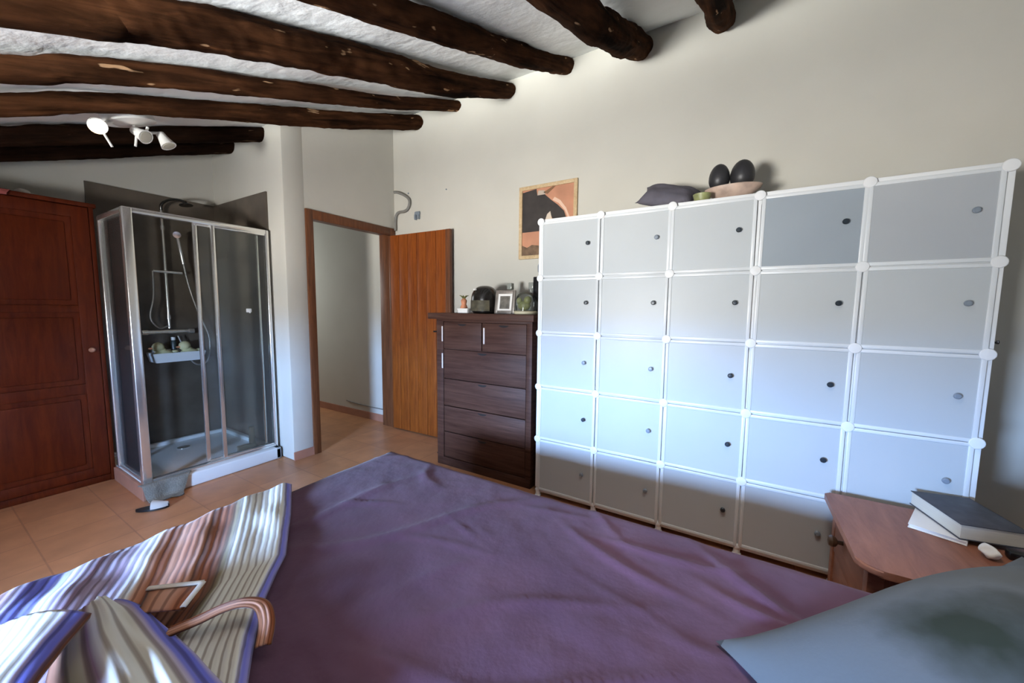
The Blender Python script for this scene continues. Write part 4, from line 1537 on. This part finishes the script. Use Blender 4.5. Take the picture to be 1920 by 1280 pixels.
rc = random.Random(11)
CREASES = [(1.05, 0.95, 2.5, 0.45, 0.012, 0.018), (0.85, 0.45, 2.2, 0.35, 0.008, 0.015), (1.2, 0.3, 1.2, 0.22, 0.012, 0.016), (1.28, -0.1, 1.0, 0.18, 0.016, 0.016),
           (1.18, -0.15, 1.3, 0.16, 0.014, 0.014), (1.3, 0.15, 1.8, 0.2, 0.012, 0.016), (1.0, 1.35, 2.9, 0.3, 0.010, 0.018), (0.6, 0.5, 2.0, 0.3, 0.007, 0.02), (0.75, 0.2, 2.4, 0.25, 0.008, 0.014)]
for k in range(26):
    CREASES.append((rc.uniform(0.4, 1.4), rc.uniform(-0.4, 1.6), rc.uniform(0.8, 2.8), rc.uniform(0.08, 0.25), rc.uniform(0.003, 0.008), rc.uniform(0.010, 0.02)))
bm = bmesh.new()
patch(bm, sheet_fn, 130, 170, 0.006)
solo('bed_sheet', bm, m_sheet, 'crumpled purple sheet spread over the bed', 'bed sheet', smooth=180)

# ------------------------------------------------------------------ pillow
bm = bmesh.new()
ang = math.atan2(-0.6, 0.42)
pm = Matrix.Rotation(ang, 4, 'Z') @ Matrix.Rotation(math.radians(-13), 4, 'Y')
# corner (+y, -x local) lies at world (1.0, 0.0, 0.53)
PSX, PSY, PH = 0.42, 0.30, 0.25
corner = pm @ Vector((-PSX, PSY, 0))
pc = Vector((1.00, 0.0, 0.512)) - corner
cushion(bm, pc.x, pc.y, pc.z, PSX, PSY, PH, pm, 40, 2.0, 0.10, 0.75, 0.14)
uvl = bm.loops.layers.uv.verify()
for f in bm.faces:
    for l in f.loops:
        l[uvl].uv = (l.vert.co.x, l.vert.co.y)
solo('pillow', bm, m_pillow, 'big grey-blue pillow with dark green patch at the head of bed', 'pillow', smooth=62)

# ------------------------------------------------------------------ striped robe
robe = thing('striped_bathrobe', 'multicoloured striped bathrobe spread over the foot of the bed', 'bathrobe', (0.35, 1.3, 0.5))
EDGE = [(1.74, 0.915), (1.68, 0.885), (1.60, 0.84), (1.45, 0.755), (1.22, 0.615), (1.09, 0.49), (0.99, 0.42), (0.92, 0.38), (0.80, 0.31), (0.60, 0.22)]


def edge_x(y):
    for (y0, x0), (y1, x1) in zip(EDGE, EDGE[1:]):
        if y >= y1:
            t = (y - y0) / (y1 - y0)
            return x0 + (x1 - x0) * max(0, t)
    return EDGE[-1][1]


def robe_fn(u, v):
    y = 1.745 - 1.10 * v
    x = edge_x(y) - u * (1.15 * (1 - 0.12 * v))
    z = 0.535
    s = u * 1.1
    z += 0.010 * math.sin(s * 46 + 1.5 * nz3(x, y, 3, 2)) * (0.4 + 0.6 * nz3(x, y, 4, 8) ** 2)
    z += 0.022 * nz3(x, y, 3.2, 4) + 0.010 * nz3(x, y, 8, 6)
    if v < 0.06:
        z -= 0.03 * (0.06 - v) / 0.06
    if u < 0.03:
        z += -0.014 * (0.03 - u) / 0.03
    if x < -0.13:
        z -= min(0.2, (-0.13 - x) * 1.2)
        x = -0.13 - (-0.13 - x) * 0.3 if x < -0.13 else x
        x -= 0.05
    return Vector((x, y, max(z, 0.5) if x > -0.16 else z))


bm = bmesh.new()
patch(bm, robe_fn, 120, 90, 0.008, (1, 1))
finish('robe_body', bm, m_robe, robe, 180)


def strip_fn(path, widths, arch, rough=1.0):
    P_ = smooth_path(path, 10)

    def fn(u, v):
        t = v * (len(P_) - 1)
        k = min(int(t), len(P_) - 2)
        p = P_[k].lerp(P_[k + 1], t - k)
        d = (P_[k + 1] - P_[k])
        d.z = 0
        d.normalize()
        side = Vector((d.y, -d.x, 0))
        q_ = v * (len(widths) - 1)
        k_ = min(int(q_), len(widths) - 2)
        w = widths[k_] + (widths[k_ + 1] - widths[k_]) * (q_ - k_)
        a = (u - 0.5) * 2
        hump = arch * (1 - a * a)
        return p + side * (-a) * w * 0.5 + Vector((0, 0, hump + rough * (0.006 * math.sin(a * 9 + v * 5) + 0.008 * nz3(p.x + a, p.y, 6, 3))))
    return fn


# sleeve: puffed roll bending towards the viewer
bm = bmesh.new()
patch(bm, strip_fn([(0.215, 1.325, 0.552), (0.212, 1.26, 0.553), (0.203, 1.15, 0.553), (0.196, 1.0, 0.553), (0.190, 0.86, 0.55), (0.182, 0.68, 0.55)], (0.10, 0.155, 0.19, 0.215, 0.23, 0.24), 0.05), 36, 60, 0.007)
finish('sleeve', bm, m_sleeve, robe, 180)


# cuff / collar flap at the lower left
def cuff_fn(u, v):
    A, B_ = Vector((0.055, 1.40, 0.60)), Vector((0.19, 1.215, 0.635))
    C_, D_ = Vector((-0.10, 1.05, 0.60)), Vector((0.045, 1.0, 0.64))
    p = (A.lerp(B_, u)).lerp(C_.lerp(D_, u), v)
    p.z += 0.025 * math.sin(PI * u) + 0.012 * nz3(p.x, p.y, 9, 1)
    return p


bm = bmesh.new()
patch(bm, cuff_fn, 30, 40, 0.012)
finish('cuff', bm, m_cuff, robe, 180)
# belt: thin band crossing the body and looping over the edge
bm = bmesh.new()
patch(bm, strip_fn([(0.285, 1.105, 0.565), (0.33, 1.07, 0.578), (0.375, 1.05, 0.585), (0.412, 1.022, 0.587), (0.432, 0.985, 0.58), (0.424, 0.945, 0.56), (0.395, 0.905, 0.54)], (0.036, 0.034), 0.003, 0.12), 10, 60, 0.004)
finish('belt', bm, m_belt, robe, 180)
# pocket with cream border
pk = [Vector((0.30, 1.285, 0.578)), Vector((0.385, 1.19, 0.578)), Vector((0.325, 1.135, 0.575)), Vector((0.26, 1.21, 0.578))]
bm = bmesh.new()


def pock_fn(u, v):
    p = pk[0].lerp(pk[1], u).lerp(pk[3].lerp(pk[2], u), v)
    p.z += 0.006 * math.sin(PI * u) * math.sin(PI * v) + 0.006
    return p


patch(bm, pock_fn, 14, 12, 0.004)
po = finish('pocket', bm, m_belt, robe, 180)
bm = bmesh.new()
for a, b_ in ((pk[0], pk[1]), (pk[1], pk[2])):
    q = [a.lerp(b_, t / 6) + Vector((0, 0, 0.012)) for t in range(7)]
    patch(bm, strip_fn(q, (0.015, 0.015), 0.002, 0.0), 5, 16, 0.004)
finish('pocket_edge', bm, m_trimcream, po, 180)

# ------------------------------------------------------------------ nightstand and books
NX0, NX1, NY1, NY0, NZ = 1.615, 2.21, -0.40, -0.95, 0.485
ns = thing('nightstand', 'reddish wooden bedside table with rounded corner and drawer knob', 'bedside table', ((NX0 + NX1) / 2, (NY0 + NY1) / 2, 0))
bm = bmesh.new()
cr_ = 0.06
poly = []
for (cx, cy, a0, r_) in ((NX0 + cr_, NY1 - cr_, 90, cr_), (NX0 + 0.02, NY0 + 0.02, 180, 0.02), (NX1 - 0.02, NY0 + 0.02, 270, 0.02), (NX1 - 0.02, NY1 - 0.02, 0, 0.02)):
    for k in range(7):
        a = math.radians(a0 + 90 * k / 6)
        poly.append((cx + r_ * math.cos(a), cy + r_ * math.sin(a)))
prism(bm, poly, 'Z', NZ - 0.026, NZ)
bmesh.ops.bevel(bm, geom=[e_ for e_ in bm.edges if abs(e_.verts[0].co.z - e_.verts[1].co.z) < 1e-5], offset=0.006, segments=3, affect='EDGES')
finish('table_top', bm, m_stand, ns)
bm = bmesh.new()
box(bm, NX0 + 0.05, NX0 + 0.07, NY0 + 0.02, NY1 - 0.04, 0.10, NZ - 0.027)
box(bm, NX1 - 0.05, NX1 - 0.03, NY0 + 0.02, NY1 - 0.04, 0.10, NZ - 0.027)
box(bm, NX0 + 0.05, NX1 - 0.03, NY0 + 0.02, NY0 + 0.035, 0.10, NZ - 0.027)
box(bm, NX0 + 0.05, NX1 - 0.03, NY0 + 0.02, NY1 - 0.045, 0.10, 0.12)
finish('cabinet_body', bm, m_stand, ns)
for x in (NX0 + 0.065, NX1 - 0.055):
    for y in (NY0 + 0.045, NY1 - 0.055):
        bm = bmesh.new()
        box(bm, x - 0.022, x + 0.022, y - 0.022, y + 0.022, 0, NZ - 0.028, 0.004)
        finish('leg', bm, m_stand, ns)
bm = bmesh.new()
box(bm, NX0 + 0.09, NX1 - 0.08, NY1 - 0.06, NY1 - 0.036, 0.25, NZ - 0.034, 0.004)
nd = finish('drawer', bm, m_stand, ns)
bm = bmesh.new()
lathe(bm, [(0.009, -0.002), (0.008, 0.016), (0.02, 0.024), (0.024, 0.036), (0.018, 0.047), (0.001, 0.05)], ((NX0 + NX1) / 2 + 0.08, NY1 - 0.036, 0.36), 18, 'Y')
finish('knob', bm, m_brass, nd)
bm = bmesh.new()
box(bm, NX0 + 0.09, NX1 - 0.08, NY1 - 0.06, NY1 - 0.04, 0.12, 0.245, 0.004)
finish('lower_panel', bm, m_stand, ns)


def book(name, lab, cx, cy, z, lx, ly, h, rot, cover, pages, ct=0.003):
    """spine along local +y side"""
    t = thing(name, lab, 'book', (cx, cy, z), rot, 'books on the bedside table')
    mt = Matrix.Translation((cx, cy, z)) @ Matrix.Rotation(rot, 4, 'Z')
    bm = bmesh.new()
    box(bm, -lx / 2, lx / 2, -ly / 2, ly / 2, 0, ct, 0.001, mt)
    box(bm, -lx / 2, lx / 2, -ly / 2, ly / 2, h - ct, h, 0.001, mt)
    box(bm, lx / 2 - ct, lx / 2, -ly / 2, ly / 2, 0, h, 0.001, mt)
    finish('cover', bm, cover, t)
    bm = bmesh.new()
    box(bm, -lx / 2 + 0.004, lx / 2 - ct, -ly / 2 + 0.004, ly / 2 - 0.004, ct, h - ct, 0.0, mt)
    finish('page_block', bm, pages, t, 0)
    return t


# in the photograph the thick book shows page edges towards the left and the viewer
book('paperback_book', 'thin white paperback book lying under the thick dark book', 2.08, -0.735, NZ + 0.001, 0.15, 0.215, 0.016, math.radians(-112), m_white_paper, m_white_paper)
book('thick_book', 'thick dark-covered book with cream page edges on top', 2.11, -0.81, NZ + 0.019, 0.19, 0.27, 0.058, math.radians(-78), m_bookcover, m_cream)
# tissue and little black gadget
bm = bmesh.new()
ellipsoid(bm, (1.90, -0.80, NZ + 0.022), (0.028, 0.022, 0.021), 20)
for v in bm.verts:
    v.co += v.co.normalized() * 0.0 + Vector((0.012 * noise.noise(v.co * 40), 0.012 * noise.noise(v.co * 40 + Vector((5, 0, 0))), 0.006 * noise.noise(v.co * 45)))
solo('crumpled_tissue', bm, m_white_paper, 'crumpled white tissue on the bedside table in front of the books', 'tissue', smooth=80)
bm = bmesh.new()
box(bm, 1.92, 1.955, -0.90, -0.85, NZ, NZ + 0.028, 0.008)
solo('black_gadget', bm, m_black, 'small black gadget next to the tissue on the bedside table', 'gadget')

# pinkish cloth over the front edge of the red-brown wardrobe
def cloth_fn(u, v):
    x = 0.33 + 0.12 * u
    prof = [(4.10, 2.052), (4.02, 2.052), (3.994, 2.046), (3.988, 2.03), (3.988, 2.012)]
    t = v * 4
    k = min(int(t), 3)
    f_ = t - k
    return Vector((x + 0.01 * math.sin(v * 5), prof[k][0] + (prof[k + 1][0] - prof[k][0]) * f_ - 0.004 * math.sin(u * 14) * v,
                   prof[k][1] + (prof[k + 1][1] - prof[k][1]) * f_ + 0.003 * nz3(x, v, 20)))


bm = bmesh.new()
patch(bm, cloth_fn, 16, 16, 0.004)
solo('pink_cloth', bm, m_red_thing, 'pinkish cloth hanging over the top edge of the red-brown wardrobe', 'cloth', smooth=80)
